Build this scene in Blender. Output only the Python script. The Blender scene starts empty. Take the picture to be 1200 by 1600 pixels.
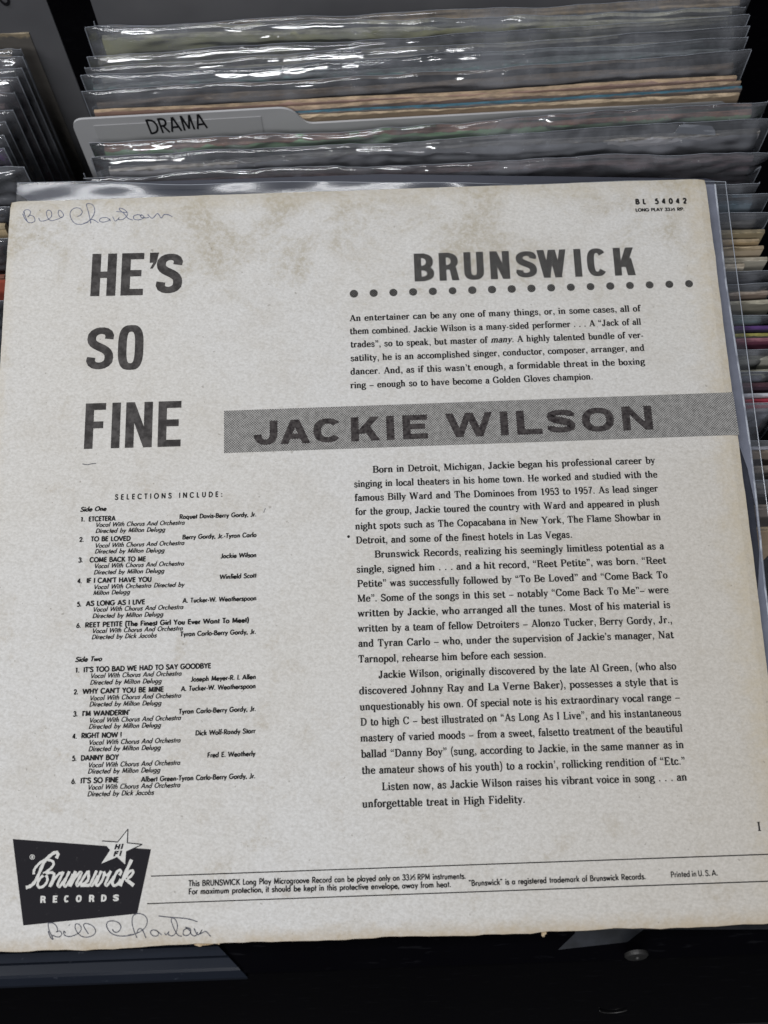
import bpy, math, random
import numpy as np
from mathutils import Vector, Matrix
random.seed(7)
SC = bpy.context.scene
COL = SC.collection
# ------------------------------------------------------------------ camera
F, CX, CY = 1500.0, 600.0, 800.0                       # pinhole of the 1200 x 1600 photograph
CAM = np.array([0.00454943, -0.08628818, 0.38545687])
RC = np.array([[0.999379, 0.034937, -0.004523], [-0.035027, 0.971686, -0.233667], [-0.003769, 0.233681, 0.972306]])
cd = bpy.data.cameras.new('camera')
cam = bpy.data.objects.new('camera', cd); COL.objects.link(cam)
mw = Matrix([[*RC[i], CAM[i]] for i in range(3)] + [[0, 0, 0, 1]])
cam.matrix_world = mw
cd.sensor_fit = 'VERTICAL'; cd.sensor_height = 36.0; cd.lens = 36.0 * F / 1600.0
cd.clip_start = 0.01; cd.clip_end = 50
cd.dof.use_dof = True; cd.dof.focus_distance = 0.41; cd.dof.aperture_fstop = 11
SC.camera = cam
# ------------------------------------------------------------------ world and lamps
w = bpy.data.worlds.new('World'); SC.world = w; w.use_nodes = True
w.node_tree.nodes['Background'].inputs[0].default_value = (0.80, 0.86, 1.0, 1)
w.node_tree.nodes['Background'].inputs[1].default_value = 0.10
SC.view_settings.view_transform = 'Standard'; SC.view_settings.look = 'None'
SC.view_settings.exposure = 0.0; SC.view_settings.gamma = 1.0
SC.cycles.transparent_max_bounces = 40; SC.cycles.max_bounces = 10
SC.cycles.caustics_reflective = False; SC.cycles.caustics_refractive = False
def lamp(name, loc, aim, sx, sy, power, col):
    d = bpy.data.lights.new(name, 'AREA'); d.shape = 'RECTANGLE'; d.size = sx; d.size_y = sy
    d.energy = power; d.color = col
    o = bpy.data.objects.new(name, d); COL.objects.link(o); o.location = loc
    o.rotation_euler = (Vector(aim) - Vector(loc)).to_track_quat('-Z', 'Y').to_euler()
    return o
lamp('ceiling_tube_lamp', (-0.55, 0.20, 1.00), (-.05, 0.04, 0), 0.12, 0.9, 7.0, (0.97, 0.98, 1.0))
lamp('ceiling_tube_lamp', (-0.20, 1.15, 2.0), (0, 0.1, 0), 1.5, 0.14, 11, (0.97, 0.98, 1.0))
lamp('ceiling_tube_lamp', (-0.45, -1.25, 1.80), (0, 0.1, 0), 1.4, 0.22, 24, (0.98, 0.99, 1.0))

# ------------------------------------------------------------------ helpers
def P(x, y, z=0.0):
    """point of the plane at height z that stands at photo pixel (x, y)"""
    d = RC @ np.array([(x - CX) / F, -(y - CY) / F, -1.0])
    s = (z - CAM[2]) / d[2]
    return CAM + s * d
class MB:
    def __init__(s): s.v = []; s.f = []; s.m = []; s.k = 0
    def add(s, pts, faces, mi=0):
        b = len(s.v); s.v += [tuple(map(float, p)) for p in pts]
        s.f += [tuple(b + i for i in f) for f in faces]; s.m += [mi] * len(faces)
    def strip(s, L, R, z, closed=False):
        n = len(L); pts = [(p[0], p[1], z) for p in L] + [(p[0], p[1], z) for p in R]
        m = n if closed else n - 1
        s.add(pts, [(i, (i + 1) % n, n + (i + 1) % n, n + i) for i in range(m)])
    def box(s, x0, x1, y0, y1, z0, z1, mi=0):
        s.add([(x, y, z) for z in (z0, z1) for y in (y0, y1) for x in (x0, x1)],
              [(0, 2, 3, 1), (4, 5, 7, 6), (0, 1, 5, 4), (2, 6, 7, 3), (0, 4, 6, 2), (1, 3, 7, 5)], mi)
    def tube(s, pts, r, n=5, mi=0):
        pts = [np.array(p, float) for p in pts]; V = []
        for i, p in enumerate(pts):
            t = pts[min(i + 1, len(pts) - 1)] - pts[max(i - 1, 0)]; t /= np.linalg.norm(t) + 1e-12
            a = np.cross(t, (0.31, 0.2, 0.93)); a /= np.linalg.norm(a) + 1e-12; b = np.cross(t, a)
            for k in range(n):
                th = 2 * math.pi * k / n
                V.append(p + r * (a * math.cos(th) + b * math.sin(th)))
        Fc = [(i * n + k, i * n + (k + 1) % n, (i + 1) * n + (k + 1) % n, (i + 1) * n + k)
              for i in range(len(pts) - 1) for k in range(n)]
        Fc.append(tuple(range(n - 1, -1, -1))); Fc.append(tuple((len(pts) - 1) * n + k for k in range(n)))
        s.add(V, Fc, mi)
    def build(s, name, mats, parent=None, smooth=False, loc=None):
        me = bpy.data.meshes.new(name); me.from_pydata(s.v, [], s.f)
        for m in (mats if isinstance(mats, (list, tuple)) else [mats]): me.materials.append(m)
        me.polygons.foreach_set('material_index', s.m)
        if smooth: me.polygons.foreach_set('use_smooth', [True] * len(me.polygons))
        me.update()
        o = bpy.data.objects.new(name, me); COL.objects.link(o)
        if parent: o.parent = parent
        if loc is not None: o.location = loc
        return o
def tag(o, label, cat, group=None, kind=None):
    if label: o['label'] = label
    if cat: o['category'] = cat
    if group: o['group'] = group
    if kind: o['kind'] = kind
    return o
def empty(name, loc=(0, 0, 0)):
    o = bpy.data.objects.new(name, None); o.empty_display_size = 0.02; COL.objects.link(o); o.location = loc
    return o

# ------------------------------------------------------------------ materials
class NT:
    def __init__(s, name):
        s.mat = bpy.data.materials.new(name); s.mat.use_nodes = True
        s.t = s.mat.node_tree; s.N = s.t.nodes; s.b = s.N['Principled BSDF']; s.out = s.N['Material Output']
        s.co = s.N.new('ShaderNodeTexCoord').outputs['Object']
    def lk(s, a, b): s.t.links.new(a, b)
    def setv(s, sock, v):
        if isinstance(v, bpy.types.NodeSocket): s.lk(v, sock)
        else: sock.default_value = v
    def map(s, scale=(1, 1, 1), rot=(0, 0, 0), loc=(0, 0, 0)):
        n = s.N.new('ShaderNodeMapping'); s.lk(s.co, n.inputs[0])
        n.inputs[1].default_value = loc; n.inputs[2].default_value = rot; n.inputs[3].default_value = scale
        return n.outputs[0]
    def noise(s, scale, detail=4, rough=0.6, vec=None, dist=0.0):
        n = s.N.new('ShaderNodeTexNoise'); s.lk(vec or s.co, n.inputs['Vector'])
        n.inputs['Scale'].default_value = scale; n.inputs['Detail'].default_value = detail
        n.inputs['Roughness'].default_value = rough; n.inputs['Distortion'].default_value = dist
        return n.outputs[0]
    def ramp(s, v, a, b, lo=0.0, hi=1.0):
        n = s.N.new('ShaderNodeMapRange'); n.interpolation_type = 'SMOOTHSTEP'
        s.setv(n.inputs[0], v); s.setv(n.inputs[1], a); s.setv(n.inputs[2], b)
        n.inputs[3].default_value = lo; n.inputs[4].default_value = hi
        return n.outputs[0]
    def math(s, op, a, b=0.0, c=0.0):
        n = s.N.new('ShaderNodeMath'); n.operation = op
        s.setv(n.inputs[0], a); s.setv(n.inputs[1], b); s.setv(n.inputs[2], c)
        return n.outputs[0]
    def mix(s, f, a, b, mode='MIX'):
        n = s.N.new('ShaderNodeMix'); n.data_type = 'RGBA'; n.blend_type = mode
        s.setv(n.inputs[0], f)
        for i, v in ((6, a), (7, b)):
            if isinstance(v, bpy.types.NodeSocket): s.lk(v, n.inputs[i])
            else: n.inputs[i].default_value = (*v, 1)
        return n.outputs[2]
    def xyz(s):
        n = s.N.new('ShaderNodeSeparateXYZ'); s.lk(s.co, n.inputs[0]); return n.outputs
    def bump(s, h, strength, dist):
        n = s.N.new('ShaderNodeBump'); s.lk(h, n.inputs['Height'])
        n.inputs['Strength'].default_value = strength; n.inputs['Distance'].default_value = dist
        return n.outputs[0]
    def fin(s, col, rough=0.8, spec=0.3, nrm=None):
        if isinstance(col, bpy.types.NodeSocket): s.lk(col, s.b.inputs['Base Color'])
        else: s.b.inputs['Base Color'].default_value = (*col, 1)
        s.setv(s.b.inputs['Roughness'], rough); s.b.inputs['Specular IOR Level'].default_value = spec
        if nrm: s.lk(nrm, s.b.inputs['Normal'])
        return s.mat

PAPER = (0.590, 0.578, 0.550)
def paper_colour(n):
    """aged uncoated card: mottling, brown water stains, yellowed rim, grime specks"""
    x, y, z = n.xyz()
    c = n.mix(n.ramp(n.noise(8, 3, .5), .35, .65), (0.615, 0.604, 0.588), (0.604, 0.586, 0.556))
    side = n.math('MULTIPLY', n.ramp(x, .0, .15, 0, .8), n.ramp(y, .08, -.02, .10, 1.0))
    c = n.mix(side, c, (0.545, 0.508, 0.455))
    c = n.mix(n.ramp(n.noise(38, 6, .7), .44, .72, 0, .40), c, (0.50, 0.465, 0.41))
    fib = n.noise(900, 3, .65, n.map((0.85, 1.15, 1), (0, 0, .35)))
    c = n.mix(n.ramp(fib, .34, .66), n.mix(1.0, c, (0.865, 0.86, 0.85), 'MULTIPLY'), c)
    mot = n.noise(440, 4, .7, n.map((0.8, 1.1, 1), (0, 0, .2)))
    c = n.mix(n.ramp(mot, .30, .60), n.mix(1.0, c, (0.905, 0.90, 0.89), 'MULTIPLY'), c)
    # foxing that is densest towards the top edge and scattered elsewhere
    top = n.ramp(y, .060, .150)
    st = n.math('ADD', n.noise(26, 7, .72, None, .8), n.math('MULTIPLY', n.math('SUBTRACT', mot, .5), .30))
    thr = n.math('SUBTRACT', .64, n.math('MULTIPLY', top, .20))
    s1 = n.ramp(st, n.math('SUBTRACT', thr, .03), n.math('ADD', thr, .17))
    fg = n.ramp(n.noise(380, 5, .75, n.map((1, 1, 1), (0, 0, .3), (5, 3, 0))), .38, .60, .25, 1.0)
    c = n.mix(n.math('MULTIPLY', n.math('MULTIPLY', s1, fg), .78), c, (0.365, 0.325, 0.250))
    s2 = n.ramp(n.noise(60, 6, .78, n.map((1, 1, 1), (0, 0, 0), (3, 1, 0))), .52, .72)
    low = n.ramp(n.math('ADD', y, n.math('MULTIPLY', x, .5)), .10, -.15, .3, 1.0)
    c = n.mix(n.math('MULTIPLY', n.math('MULTIPLY', n.math('MULTIPLY', s2, fg), .75), low), c, (0.39, 0.345, 0.275))
    ed = n.noise(150, 6, .75)
    e5 = n.math('SUBTRACT', ed, .5)
    rim = n.math('ADD', x, n.math('MULTIPLY', e5, .034))
    c = n.mix(n.ramp(rim, .137, .165, 0, .70), c, (0.46, 0.385, 0.26))
    rimt = n.math('ADD', y, n.math('MULTIPLY', e5, .030))
    c = n.mix(n.ramp(rimt, .142, .162, 0, .50), c, (0.46, 0.40, 0.29))
    rimb = n.math('ADD', y, n.math('MULTIPLY', e5, .012))
    c = n.mix(n.ramp(rimb, -.1500, -.1600, 0, .7), c, (0.40, 0.31, 0.19))
    rml = n.math('ADD', x, n.math('MULTIPLY', e5, .016))
    c = n.mix(n.ramp(rml, -.150, -.160, 0, .45), c, (0.45, 0.39, 0.29))
    sp = n.noise(430, 2, .5, n.map((1, 1, 1), (0, 0, 0), (7, 2, 0)))
    c = n.mix(n.ramp(sp, .715, .76, 0, .5), c, (0.2, 0.18, 0.15))
    return c, fib, mot
def make_paper():
    n = NT('aged_card'); c, fib, mot = paper_colour(n)
    h = n.math('ADD', n.math('MULTIPLY', fib, .6), n.math('MULTIPLY', mot, .7))
    return n.fin(c, .75, .2, n.bump(h, .34, .0009))
def make_ink(name, col, lo=.30, hi=.46, amount=.35, worn=(0.42, 0.41, 0.39), scale=300):
    n = NT(name)
    w1 = n.ramp(n.noise(scale, 5, .7), lo, hi)
    f = n.math('SUBTRACT', 1.0, w1)
    return n.fin(n.mix(n.math('MULTIPLY', f, amount), col, worn), .85, .08)
def make_halftone(name, dark, light, cover, pitch=0.00108):
    """printed screen of dots set at forty five degrees, with patchy inking"""
    n = NT(name)
    k = 2 * math.pi / pitch
    x, y, z = n.xyz()
    u = n.math('SINE', n.math('MULTIPLY', x, k))
    v = n.math('SINE', n.math('MULTIPLY', y, k))
    d = n.math('MULTIPLY', u, v)
    pn = n.math('MULTIPLY', n.math('SUBTRACT', n.noise(420, 5, .8), .5), 2.0)
    m = n.ramp(n.math('ADD', n.math('ADD', d, pn), cover), -.35, .35)
    return n.fin(n.mix(m, light, dark), .85, .08)
M = {}
M['paper'] = make_paper()
nn = NT('frayed_card_edge')
M['edge'] = nn.fin(nn.mix(nn.ramp(nn.noise(260, 5, .7), .35, .65), (0.30, 0.21, 0.12), (0.52, 0.43, 0.30)), .9, .1)
M['ink'] = make_ink('black_print', (0.020, 0.019, 0.019), .28, .40, .15)
M['title_ink'] = make_ink('worn_black_print', (0.040, 0.037, 0.036), .36, .62, .16, (0.30, 0.28, 0.27), 240)
M['badge_ink'] = make_ink('badge_black_print', (0.017, 0.016, 0.019), .27, .36, .25, (0.25, 0.24, 0.24), 420)
M['half'] = make_halftone('grey_screen_print', (0.085, 0.082, 0.078), (0.36, 0.35, 0.335), .00)
M['half_dark'] = make_halftone('dark_screen_print', (0.042, 0.040, 0.038), (0.17, 0.165, 0.16), .55)
M['name_ink'] = make_ink('patchy_name_print', (0.022, 0.018, 0.019), .38, .66, .20, (0.24, 0.22, 0.21), 520)
M['pen'] = make_ink('blue_black_pen', (0.10, 0.115, 0.19), .3, .6, .4, (0.35, 0.36, 0.42), 500)
M['pen_dark'] = make_ink('dark_pen', (0.065, 0.068, 0.088), .3, .6, .3, (0.3, 0.3, 0.33), 500)
nn = NT('bare_card_in_print'); M['knock'] = nn.fin(nn.mix(nn.ramp(nn.noise(500, 4, .7), .35, .65), (0.53, 0.52, 0.49), (0.60, 0.59, 0.565)), .7, .3)

def film_mat(name, haze, tint=(0.93, 0.945, 0.96), crinkle=.30, rough=.07, gloss=1.7):
    n = NT(name); N = n.N; N.remove(n.b)
    tr = N.new('ShaderNodeBsdfTransparent'); tr.inputs[0].default_value = (*tint, 1)
    df = N.new('ShaderNodeBsdfDiffuse'); df.inputs[0].default_value = (0.66, 0.68, 0.74, 1)
    tl = N.new('ShaderNodeBsdfTranslucent'); tl.inputs[0].default_value = (0.66, 0.68, 0.74, 1)
    gl = N.new('ShaderNodeBsdfGlossy'); gl.inputs['Roughness'].default_value = rough
    gl.inputs[0].default_value = (1, 1, 1, 1)
    h = n.math('ADD', n.noise(60, 3, .55, n.map((.22, .8, 1.3))), n.math('MULTIPLY', n.noise(150, 2, .5, n.map((.35, 1, 1))), .22))
    bp = n.bump(h, crinkle, .004); n.lk(bp, gl.inputs['Normal'])
    sm = N.new('ShaderNodeMixShader'); sm.inputs[0].default_value = .5
    n.lk(df.outputs[0], sm.inputs[1]); n.lk(tl.outputs[0], sm.inputs[2])
    hz = N.new('ShaderNodeMixShader')
    n.setv(hz.inputs[0], n.ramp(n.noise(40, 4, .65), .3, .75, haze * .5, haze * 1.5))
    n.lk(tr.outputs[0], hz.inputs[1]); n.lk(sm.outputs[0], hz.inputs[2])
    fr = N.new('ShaderNodeFresnel'); fr.inputs[0].default_value = 1.5; n.lk(bp, fr.inputs[1])
    fm = N.new('ShaderNodeMixShader'); n.lk(n.math('MULTIPLY', fr.outputs[0], gloss), fm.inputs[0])
    n.lk(hz.outputs[0], fm.inputs[1]); n.lk(gl.outputs[0], fm.inputs[2])
    n.lk(fm.outputs[0], n.out.inputs[0])
    return n.mat
M['film'] = film_mat('clear_poly_film', .26)
M['film_crinkled'] = film_mat('crinkled_poly_film', .27, (0.90, 0.92, 0.93), .75, .06, 2.4)
M['film_flat'] = film_mat('smooth_poly_film', .05, (0.92, 0.94, 0.97), .04, .15, 1.3)
nn = NT('sealed_film_edge')
M['seam'] = nn.fin((0.30, 0.32, 0.36), .25, .6)

# ------------------------------------------------------------------ lettering engine
def bez(p0, p1, p2, p3, n=7):
    return [((1 - t) ** 3 * p0[0] + 3 * (1 - t) ** 2 * t * p1[0] + 3 * (1 - t) * t * t * p2[0] + t ** 3 * p3[0],
             (1 - t) ** 3 * p0[1] + 3 * (1 - t) ** 2 * t * p1[1] + 3 * (1 - t) * t * t * p2[1] + t ** 3 * p3[1])
            for t in [i / n for i in range(1, n + 1)]]
def parse(path):
    """m x y | l x y | c 6 numbers | e cx cy rx ry (closed ellipse) | s x y halfwidth (serif) | d x y r (dot) | w k (fixed width, 0 = by slope)"""
    tk = path.split(); i = 0; out = []; cur = None; wd = 0.0
    while i < len(tk):
        c = tk[i]; i += 1
        def g(k):
            nonlocal i
            r = [float(q) for q in tk[i:i + k]]; i += k; return r
        if c == 'm': cur = [tuple(g(2))]; out.append(('p', cur, wd))
        elif c == 'l': cur.append(tuple(g(2)))
        elif c == 'c': a = g(6); cur += bez(cur[-1], a[0:2], a[2:4], a[4:6])
        elif c == 'e':
            a = g(4); out.append(('r', [(a[0] + a[2] * math.cos(2 * math.pi * k / 18), a[1] + a[3] * math.sin(2 * math.pi * k / 18)) for k in range(18)], wd))
        elif c == 's': out.append(('s', g(3), 0))
        elif c == 'd': out.append(('d', g(3), 0))
        elif c == 'w': wd = g(1)[0]
    return out
def ribbon(pts, widths, closed=False):
    n = len(pts); L = []; R = []
    for i, p in enumerate(pts):
        a = pts[(i - 1) % n] if closed else pts[max(i - 1, 0)]
        b = pts[(i + 1) % n] if closed else pts[min(i + 1, n - 1)]
        d1 = np.array([p[0] - a[0], p[1] - a[1]]); d2 = np.array([b[0] - p[0], b[1] - p[1]])
        l1 = np.hypot(*d1); l2 = np.hypot(*d2)
        if l1 < 1e-9: d1 = d2; l1 = l2
        if l2 < 1e-9: d2 = d1; l2 = l1
        d1 = d1 / (l1 + 1e-12); d2 = d2 / (l2 + 1e-12)
        t = d1 + d2; lt = np.hypot(*t)
        t = t / lt if lt > 1e-6 else d2
        nx = np.array([-t[1], t[0]]); co = max(.55, float(nx @ np.array([-d2[1], d2[0]])))
        h = widths[i] / 2 / co
        L.append((p[0] + nx[0] * h, p[1] + nx[1] * h)); R.append((p[0] - nx[0] * h, p[1] - nx[1] * h))
    return L, R
def slopewidths(pts, stem, hair, closed=False):
    n = len(pts); w = []
    for i in range(n):
        a = pts[(i - 1) % n] if closed else pts[max(i - 1, 0)]
        b = pts[(i + 1) % n] if closed else pts[min(i + 1, n - 1)]
        dx, dy = b[0] - a[0], b[1] - a[1]
        w.append(hair + (stem - hair) * (abs(dy) / (math.hypot(dx, dy) + 1e-9)) ** 1.6)
    return w
def render_glyph(prims, stem, hair, slab):
    """list of (left, right, closed) outlines in glyph units"""
    out = []
    for kind, d, wd in prims:
        if kind in 'pr':
            cl = kind == 'r'
            ws = [wd * (stem / 9.6 if wd > 6.5 else hair / 4.6)] * len(d) if wd else slopewidths(d, stem, hair, cl)
            out.append((*ribbon(d, ws, cl), cl))
        elif kind == 's':
            x, y, hw = d; y0, y1 = (y - slab, y) if y > 5 else (y, y + slab)
            out.append(([(x - hw, y1), (x + hw, y1)], [(x - hw, y0), (x + hw, y0)], False))
        else:
            x, y, r = d; k = 8; r *= 1.3 if slab > 8 else 1.2
            P_ = [(x + r * math.cos(2 * math.pi * i / k), y + r * math.sin(2 * math.pi * i / k)) for i in range(k)]
            out.append((P_, [(x, y)] * k, True))
    return out
# roman book face: cap height 70, x height 46
SER = {
'a': (41, 'm 10 35 c 13 48 30 49 30 33 l 30 9 c 31 1 35 1 39 4 m 30 27 c 14 26 7 20 7 12 c 7 0 24 -3 30 10 d 11 35 4.5'),
'b': (45, 'm 12 0 l 12 71 m 12 36 c 18 50 39 48 39 23 c 39 -3 18 -4 12 10 s 8 72 7'),
'c': (39, 'm 33 35 c 28 50 7 48 7 22 c 7 -4 28 -4 36 12 d 32 35 4.5'),
'd': (47, 'm 34 0 l 34 71 m 34 36 c 28 50 7 48 7 22 c 7 -4 28 -4 34 10 s 30 72 7 s 39 0 5'),
'e': (42, 'm 9 25 l 36 25 c 35 51 7 52 7 22 c 7 -4 28 -4 37 11'),
'f': (28, 'm 29 64 c 24 75 13 72 13 58 l 13 0 w 4.5 m 3 44 l 27 44 s 13 0 10 d 28 64 4.5'),
'g': (43, 'e 20 31 12.5 14 m 13 18 c 3 12 8 5 20 5 c 44 5 42 -18 20 -18 c 0 -18 2 -3 14 3 w 5 m 30 41 c 33 46 38 47 42 44'),
'h': (47, 'm 11 0 l 11 71 m 11 33 c 16 50 34 50 34 32 l 34 0 s 11 0 9 s 34 0 9 s 7 72 7'),
'i': (23, 'm 11.5 0 l 11.5 46 s 11.5 0 9 s 7 46 7 d 11 62 6'),
'j': (22, 'm 12 46 l 12 -8 c 12 -20 2 -20 0 -13 s 8 46 7 d 12 62 6 d 1 -13 4'),
'k': (46, 'm 11 0 l 11 71 w 4 m 34 45 l 12 20 w 9 m 18 27 l 36 1 s 34 46 8 s 36 0 8 s 11 0 9 s 7 72 7'),
'l': (23, 'm 11.5 0 l 11.5 71 s 11.5 0 9 s 7 72 7'),
'm': (69, 'm 11 0 l 11 46 m 11 33 c 16 50 34 50 34 32 l 34 0 m 34 33 c 39 50 57 50 57 32 l 57 0 s 11 0 9 s 34 0 8 s 57 0 9 s 7 46 7'),
'n': (47, 'm 11 0 l 11 46 m 11 33 c 16 50 34 50 34 32 l 34 0 s 11 0 9 s 34 0 9 s 7 46 7'),
'o': (43, 'e 21.5 22.5 14.5 22'),
'p': (46, 'm 12 -20 l 12 46 m 12 36 c 18 50 39 48 39 23 c 39 -3 18 -4 12 10 s 12 -20 0.1 w 4.5 m 3 -18.5 l 21 -18.5 s 8 46 7'),
'q': (46, 'm 34 -20 l 34 46 m 34 36 c 28 50 7 48 7 22 c 7 -4 28 -4 34 10 w 4.5 m 25 -18.5 l 43 -18.5'),
'r': (35, 'm 11 0 l 11 46 m 11 31 c 15 46 23 48 29 42 d 29 40 5 s 11 0 9 s 7 46 7'),
's': (37, 'w 7 m 30 34 c 26 49 7 47 8 34 c 9 21 31 26 30 12 c 30 -3 9 -3 6 12 w 4 m 30 32 l 30 44 m 6 2 l 6 14'),
't': (30, 'm 13 60 l 13 11 c 13 -2 25 -2 28 9 w 4.5 m 3 44 l 27 44'),
'u': (47, 'm 11 45 l 11 13 c 12 -4 29 -3 34 11 m 34 46 l 34 0 s 7 46 7 s 30 46 7 s 39 0 5'),
'v': (42, 'w 9 m 8 45 l 21 1 w 4.5 m 21 1 l 34 45 s 8 46 9 s 34 46 8'),
'w': (61, 'w 9 m 8 45 l 19 1 w 4.5 m 19 1 l 30 44 w 9 m 30 44 l 42 1 w 4.5 m 42 1 l 53 45 s 8 46 8 s 53 46 8 s 30 46 7'),
'x': (43, 'w 9 m 9 45 l 34 1 w 4.5 m 34 45 l 9 1 s 9 46 8 s 34 46 8 s 9 0 8 s 34 0 8'),
'y': (42, 'w 9 m 8 45 l 21 3 w 4.5 m 34 45 l 19 -8 c 16 -18 9 -20 6 -15 d 7 -15 4.5 s 8 46 9 s 34 46 8'),
'z': (38, 'w 5 m 7 43 l 31 43 m 7 3 l 31 3 w 8 m 30 43 l 8 3 w 4 m 7 34 l 7 45 m 31 1 l 31 12'),
'A': (60, 'w 4.5 m 29 69 l 10 1 w 10 m 30 69 l 50 1 w 4.5 m 16 23 l 43 23 s 10 0 9 s 50 0 10'),
'B': (56, 'm 14 0 l 14 70 m 14 67.5 l 30 67.5 c 51 67 51 38 30 37 l 14 37 m 30 37 c 55 37 55 3 30 2.5 l 14 2.5 s 10 70 8 s 10 0 8'),
'C': (58, 'm 50 48 c 45 76 8 75 8 35 c 8 -5 45 -6 51 20 w 4 m 51 46 l 51 69'),
'D': (60, 'm 14 0 l 14 70 m 14 67.5 l 26 67.5 c 60 67 60 3 26 2.5 l 14 2.5 s 10 70 8 s 10 0 8'),
'E': (54, 'm 14 0 l 14 70 w 5 m 14 67.5 l 46 67.5 m 14 36 l 34 36 m 14 2.5 l 47 2.5 w 4.5 m 45 53 l 45 69 m 34 27 l 34 45 m 47 1 l 47 18 s 9 70 7 s 9 0 7'),
'F': (51, 'm 14 0 l 14 70 w 5 m 14 67.5 l 46 67.5 m 14 36 l 34 36 w 4.5 m 45 52 l 45 69 m 34 27 l 34 45 s 9 70 7 s 14 0 11'),
'G': (62, 'm 50 48 c 45 76 8 75 8 35 c 8 -6 44 -4 50 12 m 50 1 l 50 31 s 49 32 9 w 4 m 51 48 l 51 69'),
'H': (64, 'm 14 0 l 14 70 m 50 0 l 50 70 w 4.5 m 14 36 l 50 36 s 14 70 11 s 14 0 11 s 50 70 11 s 50 0 11'),
'I': (29, 'm 14.5 0 l 14.5 70 s 14.5 70 11 s 14.5 0 11'),
'J': (43, 'm 27 70 l 27 18 c 27 -5 7 -5 7 14 d 9 15 5.5 s 27 70 11'),
'K': (61, 'm 14 0 l 14 70 w 4.5 m 46 69 l 15 30 w 10 m 25 42 l 50 1 s 14 70 11 s 14 0 11 s 46 70 9 s 50 0 10'),
'L': (52, 'm 14 0 l 14 70 w 5 m 14 2.5 l 45 2.5 w 4.5 m 45 1 l 45 20 s 14 70 11 s 10 0 8'),
'M': (76, 'w 4.5 m 13 0 l 13 70 w 10 m 15 69 l 37 2 w 4.5 m 38 2 l 60 69 w 9.5 m 62 0 l 62 70 s 12 70 9 s 13 0 9 s 63 70 9 s 62 0 11'),
'N': (64, 'w 4.5 m 13 0 l 13 70 w 10 m 14 69 l 50 2 w 4.5 m 51 0 l 51 70 s 11 70 9 s 13 0 9 s 51 70 9'),
'O': (60, 'e 30 35 21.5 34'),
'P': (53, 'm 14 0 l 14 70 m 14 67.5 l 28 67.5 c 52 67 52 33 28 32.5 l 14 32.5 s 10 70 8 s 14 0 11'),
'R': (60, 'm 14 0 l 14 70 m 14 67.5 l 28 67.5 c 52 67 52 37 28 36 l 14 36 m 30 36 c 48 34 38 4 48 2 c 53 1 55 4 56 8 s 10 70 8 s 14 0 11'),
'S': (49, 'w 8 m 40 50 c 37 73 8 71 9 51 c 10 33 42 39 41 18 c 40 -4 9 -4 7 18 w 4 m 41 50 l 41 69 m 7 1 l 7 20'),
'T': (56, 'm 28 0 l 28 70 w 5 m 7 67.5 l 49 67.5 w 4.5 m 7 50 l 7 69 m 49 50 l 49 69 s 28 0 11'),
'V': (58, 'w 10 m 10 69 l 29 1 w 4.5 m 30 1 l 48 69 s 10 70 10 s 48 70 9'),
'W': (84, 'w 10 m 10 69 l 25 1 w 4.5 m 26 1 l 41 68 w 10 m 42 68 l 57 1 w 4.5 m 58 1 l 73 69 s 10 70 10 s 42 70 8 s 73 70 9'),
'Y': (58, 'w 10 m 10 69 l 29 32 w 4.5 m 48 69 l 29 32 m 29 34 l 29 0 w 9.5 m 29 34 l 29 0 s 10 70 10 s 48 70 9 s 29 0 11'),
'1': (42, 'm 22 0 l 22 68 w 4.5 m 11 57 l 21 67 s 22 0 11'),
'3': (42, 'w 8 m 8 54 c 12 74 36 70 34 53 c 33 39 24 37 17 37 m 17 37 c 26 37 37 34 36 19 c 35 -3 8 -4 6 14'),
'5': (42, 'w 6 m 33 66 l 11 66 w 4.5 m 11 67 l 10 34 w 8 m 10 35 c 17 46 37 45 36 22 c 35 -4 9 -4 6 13'),
'7': (42, 'w 6 m 7 66 l 36 66 w 8 m 35 66 c 28 50 18 30 17 1'),
'9': (42, 'm 35 47 c 35 20 28 2 12 1 e 21 47 14 20'),
'.': (22, 'd 11 5 5.5'), ',': (22, 'd 11 5 5.5 w 4 m 15 4 c 16 -4 13 -10 8 -14'),
'’': (20, 'd 10 64 5.5 w 4 m 14 63 c 15 55 12 49 7 45'), "'": (20, 'd 10 64 5.5 w 4 m 14 63 c 15 55 12 49 7 45'),
'“': (36, 'd 10 50 5.5 w 4 m 6 51 c 5 58 8 65 13 69 d 26 50 5.5 m 22 51 c 21 58 24 65 29 69'),
'”': (36, 'd 10 64 5.5 w 4 m 14 63 c 15 55 12 49 7 45 d 26 64 5.5 m 30 63 c 31 55 28 49 23 45'),
'-': (28, 'w 6 m 5 20 l 23 20'), '–': (46, 'w 5 m 3 22 l 43 22'),
'(': (26, 'w 6 m 22 76 c 4 60 4 0 22 -16'), ')': (26, 'w 6 m 4 76 c 22 60 22 0 4 -16'),
}
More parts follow.
